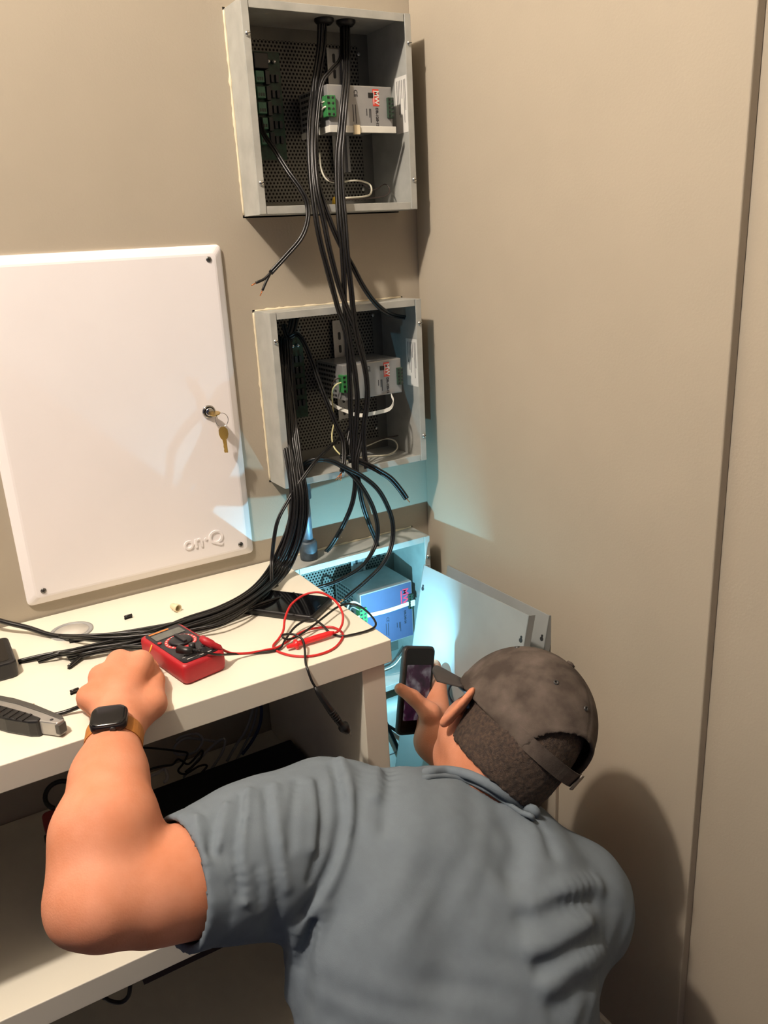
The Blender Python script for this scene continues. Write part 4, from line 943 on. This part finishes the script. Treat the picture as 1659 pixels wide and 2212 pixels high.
# phone frame, needed for the right hand
PN = nz(-0.74 * CF + 0.67 * CR)
PLg = nz(0.09 * CR + 0.995 * CU + 0.075 * CF); PLg = nz(PLg - PN * (PLg @ PN))
PWd = np.cross(PLg, PN)
if PWd @ CR < 0: PWd = -PWd
PC = at(905, 1396, 1.515) - PLg * 0.079
def ph(w, l, n): return PC + PWd * w + PLg * l + PN * n
EDG = 0.039
KR = [ph(EDG + 0.030, 0.014, -0.012), ph(EDG + 0.036, -0.008, -0.016), ph(EDG + 0.036, -0.030, -0.016), ph(EDG + 0.031, -0.050, -0.012)]
hand_r = [Cone(W_R, KR[i], 0.026, 0.0155, 0.02) for i in range(4)]
hand_r += [Cone(KR[0], ph(EDG + 0.030, 0.040, -0.022), 0.0145, 0.0115, 0.006), Cone(ph(EDG + 0.030, 0.040, -0.022), ph(EDG + 0.006, 0.042, -0.020), 0.011, 0.0095, 0.004), Cone(ph(EDG + 0.006, 0.042, -0.020), ph(EDG - 0.014, 0.036, -0.016), 0.0095, 0.0085, 0.004)]
for i, l in ((1, 0.004), (2, -0.018), (3, -0.040)):
    hand_r += [Cone(KR[i], ph(EDG + 0.012, l, -0.034), 0.014, 0.0115, 0.006), Cone(ph(EDG + 0.012, l, -0.034), ph(EDG - 0.018, l + 0.002, -0.026), 0.011, 0.0095, 0.004), Cone(ph(EDG - 0.018, l + 0.002, -0.026), ph(EDG - 0.036, l + 0.004, -0.0165), 0.0095, 0.0085, 0.004)]
hand_r += [Cone(W_R * 0.6 + KR[1] * 0.4, at(928, 1540, 1.452), 0.024, 0.0185, 0.02), Cone(at(928, 1540, 1.452), at(892, 1506, 1.455), 0.0165, 0.0125, 0.008), Cone(at(892, 1506, 1.455), at(864, 1488, 1.462), 0.0125, 0.0105, 0.006)]
torso = [Ell(mid - fr * 0.005 - sp * 0.085, RT, (0.19, 0.115, 0.19), 0.05), Ell(mid * 0.45 + PEL * 0.55, RT, (0.175, 0.12, 0.20), 0.06), Ell(PEL, RT, (0.18, 0.135, 0.13), 0.06),
         Cone(NBS - sp * 0.05, S_L - sp * 0.01, 0.062, 0.066, 0.05), Cone(NBS - sp * 0.05, S_R - sp * 0.01, 0.062, 0.066, 0.05),
         Ell(mid - fr * 0.055 - sp * 0.06 - sx * 0.085, RT, (0.075, 0.06, 0.11), 0.05), Ell(mid - fr * 0.055 - sp * 0.06 + sx * 0.085, RT, (0.075, 0.06, 0.11), 0.05)]
hipL = PEL + np.array([-0.09, 0.03, -0.03]); hipR = PEL + np.array([0.09, -0.02, -0.03])
knL = np.array([-0.66, -0.52, -1.455]); knR = np.array([-0.30, -0.58, -1.455])
anL = np.array([-0.70, -0.95, -1.475]); anR = np.array([-0.46, -1.00, -1.475])
legs = [Cone(hipL, knL, 0.085, 0.058, 0.04), Cone(hipR, knR, 0.085, 0.058, 0.04), Cone(knL, anL, 0.055, 0.040, 0.03), Cone(knR, anR, 0.055, 0.040, 0.03),
        Cone(anL, anL + np.array([-0.02, -0.14, -0.02]), 0.038, 0.028, 0.02), Cone(anR, anR + np.array([-0.02, -0.14, -0.02]), 0.038, 0.028, 0.02)]

def body_core(P):
    d = smin(smin(union(torso, P, -0.014), union(legs, P, -0.010), 0.03), union(neck + head + arm_l + arm_r, P), 0.025)
    for pr in (hand_l, hand_r): d = smin(d, union(pr, P), 0.015)
    return d
def body_fn(P):
    d = body_core(P)
    for c, R in EARS:
        e = Ell(c, R, (0.0215, 0.0085, 0.036), 0.006)(P)
        inner = Ell(c + R[1] * 0.007, R, (0.0145, 0.0075, 0.027), 0.006)(P)
        e = smax(e, -inner, 0.004)
        lobe = Ell(c - R[2] * 0.026 - R[0] * 0.002, R, (0.009, 0.006, 0.010), 0.006)(P)
        d = smin(d, smin(e, lobe, 0.008), 0.008)
    # eye sockets
    for s in (-1, 1): d = smax(d, -(np.linalg.norm(P - hp_(s * 0.032, 0.097, -0.018).astype(np.float32), axis=1) - 0.014), 0.012)
    return d
allp = np.array([S_L, E_L, W_L, S_R, E_R, W_R, HC, PEL, knL, knR, anL, anR] + K + KR)
M_skin = mat('skin', (196, 126, 92), 0.62, rgb2=(212, 146, 116), spec=0.3, scale=22, bump=0.16, bscale=420, sss=0.08, detail=8, lo=0.3, hi=0.7)
LO = allp.min(0) - 0.14; HI = allp.max(0) + 0.14; LO[1] -= 0.06
LO[2] = FLOOR + 0.002
body = sdf_obj('body', body_fn, LO, HI, 0.0032, M_skin, man)

# ---- T-shirt
hemA = S_L; hemD = nz(E_L - S_L); hemT = 0.200
sl_l = [Cone(S_L, at(560, 1850, 0.985), 0.090, 0.083, 0.04), Cone(at(560, 1850, 0.985), at(330, 1926, 0.90), 0.080, 0.0715, 0.04)]
rD = nz(E_R - S_R)
sl_r = [Cone(S_R, S_R + rD * 0.24, 0.080, 0.074, 0.04)]
hemP = at(388, 1912, 0.915)
RIDGES = []          # (polyline, width, amplitude)
def shirt_base(P):
    d = union(torso, P, 0.013)
    d = smin(d, union(sl_l, P), 0.035)
    d = smin(d, union(sl_r, P), 0.035)
    return d
def raymarch(fn, u, v, t0=0.6, t1=1.6):
    d = ray(u, v); t = t0
    for _ in range(80):
        s = float(fn((CAM + d * t).astype(np.float32)[None])[0])
        if abs(s) < 0.0008: break
        t += s * 0.8
        if t > t1: return None
    return CAM + d * t
def fold(pts, w, a):
    q = [raymarch(shirt_base, u, v) for u, v in pts]
    q = [p for p in q if p is not None]
    if len(q) < 2: return
    q = np.array(spline(q, 5)); RIDGES.append((q.astype(np.float32), w * 0.82, a * 1.15))
FOLDS = [ # sleeve ridges and the valleys between them
    ([(735, 1642), (752, 1700), (757, 1760), (742, 1840), (715, 1910), (670, 1975), (640, 2030)], 0.0075, 0.009),
    ([(722, 1650), (735, 1720), (738, 1780), (722, 1850), (690, 1920), (655, 1975)], 0.007, -0.009),
    ([(690, 1690), (697, 1760), (690, 1830), (672, 1900)], 0.0065, -0.006),
    ([(672, 1690), (680, 1760), (676, 1830)], 0.008, 0.004),
    ([(640, 1690), (632, 1760), (630, 1830)], 0.007, -0.004),
    ([(575, 1705), (580, 1760), (588, 1830), (600, 1920), (596, 1990)], 0.0065, -0.0075),
    ([(592, 1695), (597, 1760), (606, 1840), (618, 1920)], 0.0075, 0.004),
    ([(537, 1706), (530, 1760), (522, 1840), (530, 1950)], 0.0055, 0.006),
    ([(523, 1716), (517, 1770), (510, 1840), (520, 1930)], 0.006, -0.006),
    ([(488, 1738), (477, 1790), (470, 1830)], 0.006, 0.006), ([(472, 1748), (463, 1790), (456, 1840)], 0.006, -0.005),
    ([(425, 1765), (430, 1810), (446, 1860)], 0.006, 0.0045), ([(408, 1772), (418, 1830), (432, 1880)], 0.007, -0.003),
    ([(555, 1880), (566, 1960)], 0.006, -0.004),
    # armpit and flank
    ([(645, 2010), (630, 2080), (622, 2150), (612, 2212)], 0.010, 0.007), ([(668, 1990), (655, 2080), (652, 2160), (645, 2212)], 0.010, -0.006),
    ([(700, 1960), (690, 2060), (690, 2150), (684, 2212)], 0.010, 0.005),
    ([(590, 1990), (588, 2020), (580, 2060)], 0.012, -0.010),
    # back, right shoulder
    ([(1105, 1790), (1118, 1830), (1105, 1880)], 0.020, -0.010), ([(1140, 1750), (1175, 1790), (1195, 1840)], 0.010, -0.005),
    ([(1160, 1960), (1220, 1925), (1290, 1910)], 0.016, 0.006),
    ([(1130, 1985), (1200, 1960), (1280, 1940)], 0.014, -0.007), ([(1150, 2050), (1210, 2030), (1270, 1995)], 0.014, 0.006),
    ([(1170, 2090), (1230, 2060), (1290, 2020)], 0.012, -0.007), ([(1180, 2130), (1240, 2090), (1300, 2060)], 0.014, 0.005),
    ([(1200, 2180), (1260, 2140), (1300, 2110)], 0.014, -0.005), ([(960, 1900), (970, 2000), (960, 2120)], 0.035, -0.008),
    ([(840, 1660), (838, 1720), (830, 1790)], 0.010, -0.004), ([(815, 1660), (812, 1720)], 0.009, 0.004), ([(780, 1660), (776, 1730), (770, 1800)], 0.010, -0.003),
]
for f in FOLDS: fold(*f)
colA = NBS - sp * 0.008; colN = nz(sp * 0.82 + fr * 0.45 + 0.12 * sx)
def collar_d(P): return np.linalg.norm((P - colA.astype(np.float32)) - ((P - colA.astype(np.float32)) @ colN.astype(np.float32))[:, None] * colN.astype(np.float32), axis=1)
def shirt_fn(P):
    d = shirt_base(P)
    near = np.abs(d) < 0.04
    if near.any():
        Q = P[near]; dd = d[near].copy()
        for q, w, a in RIDGES:
            lo_ = q.min(0) - 3 * w; hi_ = q.max(0) + 3 * w
            m = ((Q > lo_) & (Q < hi_)).all(1)
            if not m.any(): continue
            r2 = ((Q[m][:, None, :] - q[None]) ** 2).sum(2).min(1)
            dd[m] -= a * np.exp(-r2 / (w * w))
        # soft cloth undulation
        dd -= 0.0012 * np.sin(Q[:, 0] * 95 + 3 * np.sin(Q[:, 2] * 40)) * np.sin(Q[:, 2] * 60 + Q[:, 1] * 50)
        d[near] = dd
    # collar: neck hole, with a raised ribbed band round it
    rc = collar_d(P); hgt = (P - colA.astype(np.float32)) @ colN.astype(np.float32)
    hole = np.maximum(rc - 0.076, -(hgt + 0.06))
    pass
    d = smax(d, -hole, 0.004)
    # sleeve hem
    cut = (P - hemP.astype(np.float32)) @ hemD.astype(np.float32)
    loc = np.linalg.norm(P - hemP.astype(np.float32), axis=1) < 0.22
    d = np.where(loc, np.maximum(d, cut), d)
    stitch = loc & (np.abs(cut + 0.024) < 0.0022)
    d = np.where(stitch, d + 0.0012, d)
    hp2 = S_R + rD * 0.21
    loc = np.linalg.norm(P - hp2.astype(np.float32), axis=1) < 0.12
    d = np.where(loc, np.maximum(d, (P - hp2.astype(np.float32)) @ rD.astype(np.float32)), d)
    # bottom hem
    d = np.maximum(d, -((P - (PEL - sp * 0.05).astype(np.float32)) @ sp.astype(np.float32)))
    return np.maximum(d, -(body_core(P) - 0.003))
M_shirt = mat('grey_tshirt_cotton', (101, 111, 119), 0.9, vary=0.03, scale=60, bump=0.12, bscale=900, spec=0.15)
pts = np.array([S_L, at(330, 1930, 0.9), S_R, S_R + rD * 0.25, NBS, PEL, PEL + sx * 0.15, PEL - sx * 0.15])
sdf_obj('t_shirt', shirt_fn, pts.min(0) - 0.15, pts.max(0) + 0.15, 0.0034, M_shirt, man)

# ---- ribbed collar lying on the neckline
def skin_or_shirt(P): return np.minimum(shirt_fn(P), body_fn(P))
def collar_tube(name, dx, dy, r, lift):
    back = [raymarch(skin_or_shirt, u + dx, v + dy) for u, v in ((922, 1668), (965, 1665), (1010, 1673), (1052, 1692), (1092, 1717), (1128, 1741), (1156, 1758))]
    back = [p for p in back if p is not None]
    front = [colA + sx * 0.080 + fr * 0.04 - sp * 0.01, colA + sx * 0.05 + fr * 0.085 - sp * 0.03, colA + fr * 0.10 - sp * 0.04, colA - sx * 0.05 + fr * 0.085 - sp * 0.03, colA - sx * 0.080 + fr * 0.04 - sp * 0.01]
    loop = [p + nz(CAM - p) * lift for p in back] + front
    q = spline(loop + [loop[0]], 6)[:-1]
    return MB().tube(q, r, 10, closed=True).build(name, M_shirt, man)
collar_tube('collar', 0, 0, 0.0068, 0.001)
collar_tube('collar_band', -6, 12, 0.0036, 0.0006)

# ---- trousers and shoes
M_jean = mat('dark_denim', (46, 52, 72), 0.85, vary=0.15, scale=200)
def trouser_fn(P):
    d = union(legs[:4] + [Ell(PEL - np.array([0, 0, 0.01]), RT, (0.185, 0.14, 0.12), 0.05)], P, 0.009)
    d = np.maximum(d, (P - (PEL + sp * 0.035).astype(np.float32)) @ sp.astype(np.float32))
    d = np.maximum(d, (FLOOR + 0.003 - P[:, 2]))
    return np.maximum(d, -(body_core(P) - 0.002))
pts = np.array([PEL, hipL, hipR, knL, knR, anL, anR])
sdf_obj('trousers', trouser_fn, pts.min(0) - 0.2, pts.max(0) + 0.2, 0.007, M_jean, man)
for an in (anL, anR):
    b = an + np.array([-0.02, -0.15, -0.015]); a = an + np.array([0, 0.03, 0.0])
    fnS = lambda P, a=a, b=b: np.maximum(smin(Cone(a, b, 0.048, 0.040)(P), Cone(b, b + np.array([0, -0.03, -0.005]), 0.042, 0.032)(P), 0.02), FLOOR + 0.001 - P[:, 2])
    sdf_obj('shoe', fnS, np.minimum(a, b) - 0.1, np.maximum(a, b) + 0.1, 0.005, M_black, man)

# ---- hair
def hair_fn(P):
    d = union(head[:2] + [neck[0]], P, 0.005)
    q = (P - HC.astype(np.float32)) @ RH.T.astype(np.float32)
    nzv = 0.0007 * np.sin(q[:, 0] * 520 + 2 * np.sin(q[:, 2] * 300)) * np.sin(q[:, 2] * 480 + q[:, 1] * 350)
    d = d + nzv
    q = q + (0.0016 * np.sin(q[:, :1] * 330) * np.sin(q[:, 1:2] * 290 + 1.0)).astype(np.float32)
    d = np.maximum(d, -(q[:, 2] + 0.069 - 0.25 * np.abs(q[:, 0]) * 0 + 0.30 * np.maximum(q[:, 1] + 0.02, 0)))      # nape line
    side = q[:, 1] - (0.0 + 0.35 * (q[:, 2] + 0.02))
    d = np.maximum(d, np.where(q[:, 2] < 0.02, side, -1))
    return np.maximum(d, -(union(head + neck, P) + 0.002))
M_hair = mat('short_brown_hair', (36, 28, 23), 0.8, rgb2=(72, 56, 45), scale=240, bump=0.7, bscale=900, detail=6)
sdf_obj('hair', hair_fn, HC - 0.15, HC + 0.15, 0.0026, M_hair, man, relax=0)
for s in (-1, 1):
    MB().lathe(hp_(s * 0.032, 0.084, -0.018), HF, [(0.0118 * math.sin(t), -0.0118 * math.cos(t)) for t in np.linspace(0.02, math.pi - 0.02, 12)], 14).build('eye', M_paper, man)

# ---- cap
cap = None
M_cap = mat('worn_taupe_cap', (64, 57, 52), 0.92, rgb2=(98, 89, 82), scale=26, bump=0.25, bscale=700, spec=0.1, lo=0.4, hi=0.75)
capC = hp_(0, -0.004, 0.006); capS = (0.089, 0.113, 0.105)
def qh(P): return (P - capC.astype(np.float32)) @ RC_.T.astype(np.float32)
def cap_fn(P):
    q = qh(P)
    o = Ell(capC, RC_, capS)(P); i = Ell(capC, RC_, (capS[0] - 0.005, capS[1] - 0.005, capS[2] - 0.005))(P)
    seam = np.minimum(np.minimum(np.abs(q[:, 0]), np.abs(q[:, 0] * 0.5 + q[:, 1] * 0.86)), np.abs(q[:, 0] * 0.5 - q[:, 1] * 0.86))
    o = o + 0.0010 * np.exp(-(seam / 0.0018) ** 2)
    d = np.maximum(np.maximum(o, -i), -(q[:, 2] + 0.018))
    # half round opening above the strap at the back
    ax_ = np.sqrt((q[:, 0] / 1.05) ** 2 + ((q[:, 2] + 0.012) / 1.0) ** 2)
    hole = np.maximum(ax_ - 0.056, q[:, 1] + 0.03)
    d = np.maximum(d, -hole)
    edge = np.maximum(np.maximum(np.maximum(o - 0.0012, -i), -(q[:, 2] + 0.018)), np.maximum(np.abs(ax_ - 0.059) - 0.0035, q[:, 1] + 0.03))
    edge2 = np.maximum(np.maximum(o - 0.0012, -i), np.maximum(np.abs(q[:, 2] + 0.010) - 0.008, -(q[:, 1] + 0.085) ))
    return np.minimum(np.minimum(d, edge), np.maximum(edge2, -hole))
cap = sdf_obj('cap', cap_fn, capC - 0.15, capC + 0.15, 0.0024, M_cap, man, relax=1)
def capP(l, f, u): return capC + CLF * l + CFW * f + HU * u
loops = []
for t in np.linspace(-1.0, 1.0, 21):          # strap across the opening
    a = t * 0.95
    rad = 1.012
    c = lambda u_: capP(math.sin(a) * capS[0] * rad * math.sqrt(max(0.05, 1 - (u_ / capS[2]) ** 2)), -math.cos(a) * capS[1] * rad * math.sqrt(max(0.05, 1 - (u_ / capS[2]) ** 2)), u_)
    nrm = nz(CLF * math.sin(a) / capS[0] - CFW * math.cos(a) / capS[1])
    loops.append([c(-0.018), c(0.003), c(0.003) - nrm * 0.003, c(-0.018) - nrm * 0.003])
MB().loft(loops, smooth=False).build('strap', M_cap, cap)
a = -0.42; cb = capP(math.sin(a) * capS[0] * 1.03, -math.cos(a) * capS[1] * 1.03, -0.0075); nb = nz(CLF * math.sin(a) / capS[0] - CFW * math.cos(a) / capS[1]); tb_ = np.cross(HU, nb)
MB().obox(cb, tb_ * 0.009, nb * 0.0012, HU * 0.0125).build('buckle', mat('worn_buckle', (150, 140, 128), 0.4, 0.6), cap, bevel=0.001)
bl_ = []                                       # brim
NBR = 13
topv = []
for i, a in enumerate(np.linspace(-1.12, 1.12, NBR)):
    row = []
    for s in np.linspace(0, 1, 6):
        ext = 0.072 * s * math.cos(a * 0.85) ** 0.7
        row.append(capP(math.sin(a) * (capS[0] - 0.002), math.cos(a) * (capS[1] - 0.002) + ext, -0.014 - 0.016 * s - 0.9 * (math.sin(a) * 0.09) ** 2 * (0.3 + s)))
    topv.append(row)
vs = [p for r in topv for p in r] + [p - HU * 0.0035 for r in topv for p in r]; nn_ = NBR * 6; fs = []
for i in range(NBR - 1):
    for j in range(5):
        k0 = i * 6 + j
        fs += [(k0, k0 + 1, k0 + 7, k0 + 6), (nn_ + k0, nn_ + k0 + 6, nn_ + k0 + 7, nn_ + k0 + 1)]
for i in range(NBR - 1): fs += [(i * 6 + 5, nn_ + i * 6 + 5, nn_ + i * 6 + 11, i * 6 + 11), (i * 6, i * 6 + 6, nn_ + i * 6 + 6, nn_ + i * 6)]
for j in range(5): fs += [(j, nn_ + j, nn_ + j + 1, j + 1), ((NBR - 1) * 6 + j, (NBR - 1) * 6 + j + 1, nn_ + (NBR - 1) * 6 + j + 1, nn_ + (NBR - 1) * 6 + j)]
MB().add(vs, fs, True).build('brim', mat('dark_cap_brim', (52, 47, 44), 0.9, vary=0.1), cap)
MB().lathe(capP(0, 0, capS[2] - 0.001), HU, [(0.007, 0), (0.006, 0.003), (0.001, 0.0045)], 14).build('top_button', M_cap, cap)
for a in (2.2, 2.95, -2.2, 0.9, -0.9):
    e = np.array([math.sin(a) * 0.72, math.cos(a) * 0.72, 0.70]); p = capP(e[0] * capS[0] * 0.985, e[1] * capS[1] * 0.985, e[2] * capS[2])
    MB().lathe(p, CLF * e[0] + CFW * e[1] + HU * e[2], [(0.0036, -0.001), (0.0036, 0.002), (0.002, 0.0022), (0.0018, 0.0)], 12, cap=False).build('eyelet', M_dark, cap)

# ---- eyeglasses
gl = thing('eyeglasses', 'blue-grey rimmed eyeglasses worn under the cap brim', 'glasses', tuple(hp_(0, 0.1, -0.018)))
M_gl = mat('blue_grey_frame', (96, 130, 158), 0.35)
for s in (-1, 1):
    rimp = [hp_(s * 0.034 + 0.026 * math.cos(t), 0.112, -0.032 + 0.018 * math.sin(t)) for t in np.linspace(0, 2 * math.pi, 26, endpoint=False)]
    MB().tube(rimp, 0.0018, 6, closed=True).build('rim', M_gl, gl)
    MB().tube(spline([hp_(s * 0.060, 0.112, -0.026), hp_(s * 0.076, 0.100, -0.022), hp_(s * 0.080, 0.050, -0.018), hp_(s * 0.080, 0.010, -0.016), hp_(s * 0.080, -0.012, -0.026)], 5), 0.0022, 6).build('temple', M_gl, gl)
MB().tube([hp_(-0.008, 0.112, -0.026), hp_(0, 0.116, -0.023), hp_(0.008, 0.112, -0.026)], 0.0018, 6).build('bridge', M_gl, gl)

# ---- wristwatch
wx = nz(W_L - FM2)                     # along the forearm to the hand
wcn = W_L * 0.80 + FM2 * 0.20
face_dir = nz(-CF * 0.95 + CR * 0.14 + CU * 0.1); wn = nz(face_dir - wx * (face_dir @ wx)); ws = np.cross(wx, wn)
wt = thing('wristwatch', 'smartwatch with black screen and tan leather band on the left wrist', 'watch', tuple(wcn))
rb = 0.0325
M_leather = mat('tan_leather', (176, 112, 44), 0.6, vary=0.12, scale=90, bump=0.15, bscale=500)
angs = np.linspace(0.42, 2 * math.pi - 0.42, 34)
lp = []
for a in angs:
    o_ = wn * math.cos(a) + ws * math.sin(a)
    wdt = 0.0115 - 0.002 * (1 - abs(math.cos(a / 2)))
    lp.append([wcn + o_ * rb + wx * wdt, wcn + o_ * (rb + 0.0022) + wx * wdt, wcn + o_ * (rb + 0.0022) - wx * wdt, wcn + o_ * rb - wx * wdt])
MB().loft(lp, smooth=False).build('band', M_leather, wt)
cw = wcn + wn * (rb + 0.0045)
def wl(w, h, r, z): return [cw + ws * a_ + wx * b_ + wn * z for a_, b_ in rrect(w, h, r, 5)]
MB().loft([wl(0.034, 0.030, 0.008, -0.007), wl(0.0430, 0.0375, 0.010, -0.004), wl(0.0430, 0.0375, 0.010, 0.002), wl(0.0405, 0.035, 0.010, 0.0045)]).build('case', mat('watch_case', (34, 30, 32), 0.3, 0.6), wt)
MB().loft([wl(0.0405, 0.035, 0.010, 0.0045), wl(0.0395, 0.034, 0.010, 0.0056), wl(0.033, 0.028, 0.008, 0.0062)]).build('screen', mat('watch_glass', (14, 14, 16), 0.15), wt)
MB().lathe(cw - wx * 0.0185 + ws * 0.006, -wx, [(0.0035, 0), (0.0035, 0.0016), (0.003, 0.002)], 14).build('crown', M_dark, wt)

# ---- the wire the left hand works on
hw = thing('black_cable', 'black lead held in the hand, amber core bared above the knuckles', 'cable', tuple(at(320, 1420, 1.17)))
MB().tube(spline([KP(73, 1545, 0.006), KP(110, 1545, 0.004), KP(150, 1535, 0.006), at(195, 1515, 1.105), at(260, 1480, 1.15), at(308, 1440, 1.165), at(316, 1424, 1.165), at(321, 1412, 1.165)], 6), 0.0030, 8).build('jacket', M_cable, hw)
MB().tube([at(321, 1413, 1.165), at(325, 1404, 1.165), at(328, 1393, 1.165)], 0.0011, 6).build('amber_core', M_oran, hw)
MB().tube(spline([KP(80, 1545, 0.006), KP(75, 1533, 0.010), KP(73, 1524, 0.014)], 4), 0.0016, 6).build('split_core', M_cable, hw)
MB().tube([KP(73, 1525, 0.0135), KP(73, 1520, 0.016)], 0.0009, 6).build('copper_end', M_copper, hw)

# ---- phone in the right hand with its torch on
M_scr = mat('phone_screen_dark', (8, 6, 10), 0.2)
tp = thing('smartphone', 'smartphone held upright in the right hand, torch lit, purple image on screen', 'phone', tuple(PC - PLg * 0.079))
def pl_(w, h, r, z): return [PC + PWd * a_ + PLg * b_ + PN * z for a_, b_ in rrect(w, h, r, 5)]
MB().loft([pl_(0.075, 0.156, 0.010, -0.0055), pl_(0.0785, 0.1595, 0.011, -0.0035), pl_(0.0785, 0.1595, 0.011, 0.0035), pl_(0.0755, 0.1565, 0.010, 0.0052)]).build('case', mat('phone_case', (40, 33, 30), 0.5, vary=0.1), tp)
MB().prism(pl_(0.070, 0.151, 0.008, 0.0050), PN * 0.0006).build('glass', M_blackg, tp)
ms = bpy.data.materials.new('phone_live_image'); ms.use_nodes = True
nt = ms.node_tree; b_ = nt.nodes['Principled BSDF']; b_.inputs['Base Color'].default_value = (0.01, 0.01, 0.01, 1); b_.inputs['Roughness'].default_value = 0.2
tc = nt.nodes.new('ShaderNodeTexCoord'); nzn = nt.nodes.new('ShaderNodeTexNoise'); nzn.inputs['Scale'].default_value = 38; nzn.inputs['Detail'].default_value = 3
rp = nt.nodes.new('ShaderNodeValToRGB')
for e_, (p_, c_) in zip([rp.color_ramp.elements[0], rp.color_ramp.elements[1], rp.color_ramp.elements.new(0.5)], ((0.3, (30, 16, 40)), (0.75, (120, 92, 130)), (0.5, (78, 34, 66)))):
    e_.position = p_; e_.color = (*lin(c_), 1)
nt.links.new(tc.outputs['Object'], nzn.inputs['Vector']); nt.links.new(nzn.outputs['Fac'], rp.inputs['Fac']); nt.links.new(rp.outputs['Color'], b_.inputs['Emission Color']); b_.inputs['Emission Strength'].default_value = 0.30
MB().prism([PC + PWd * a_ + PLg * (b2 - 0.004) + PN * 0.0057 for a_, b2 in rrect(0.062, 0.100, 0.002, 2)], PN * 0.0003).build('live_image', ms, tp)
MB().prism([PC + PWd * (0.006 + a_) + PLg * (0.066 + b2) - PN * 0.0054 for a_, b2 in rrect(0.026, 0.012, 0.005, 4)], -PN * 0.0012).build('camera_bump', M_black, tp)
led = PC - PWd * 0.018 + PLg * 0.068 - PN * 0.0056
MB().lathe(led, -PN, [(0.0028, 0), (0.0028, 0.0006), (0.0005, 0.0008)], 14).build('torch_led', mat('led_lens', (255, 255, 255), 0.3, emit=(210, 240, 255), estr=20), tp)
fd = bpy.data.lights.new('torch_light', 'AREA'); fd.shape = 'DISK'; fd.size = 0.006; fd.energy = FLASH_POWER; fd.color = FLASH_COL
fo = bpy.data.objects.new('torch_light', fd); COL.objects.link(fo)
zq = -nz((0.06, 0.95, -0.16)); xq = nz(PWd - zq * (PWd @ zq)); yq = np.cross(zq, xq)      # lens throws a wide beam
pos = led - PN * 0.0075 - org(tp)
fo.parent = tp
fo.matrix_local = Matrix(((xq[0], yq[0], zq[0], pos[0]), (xq[1], yq[1], zq[1], pos[1]), (xq[2], yq[2], zq[2], pos[2]), (0, 0, 0, 1)))
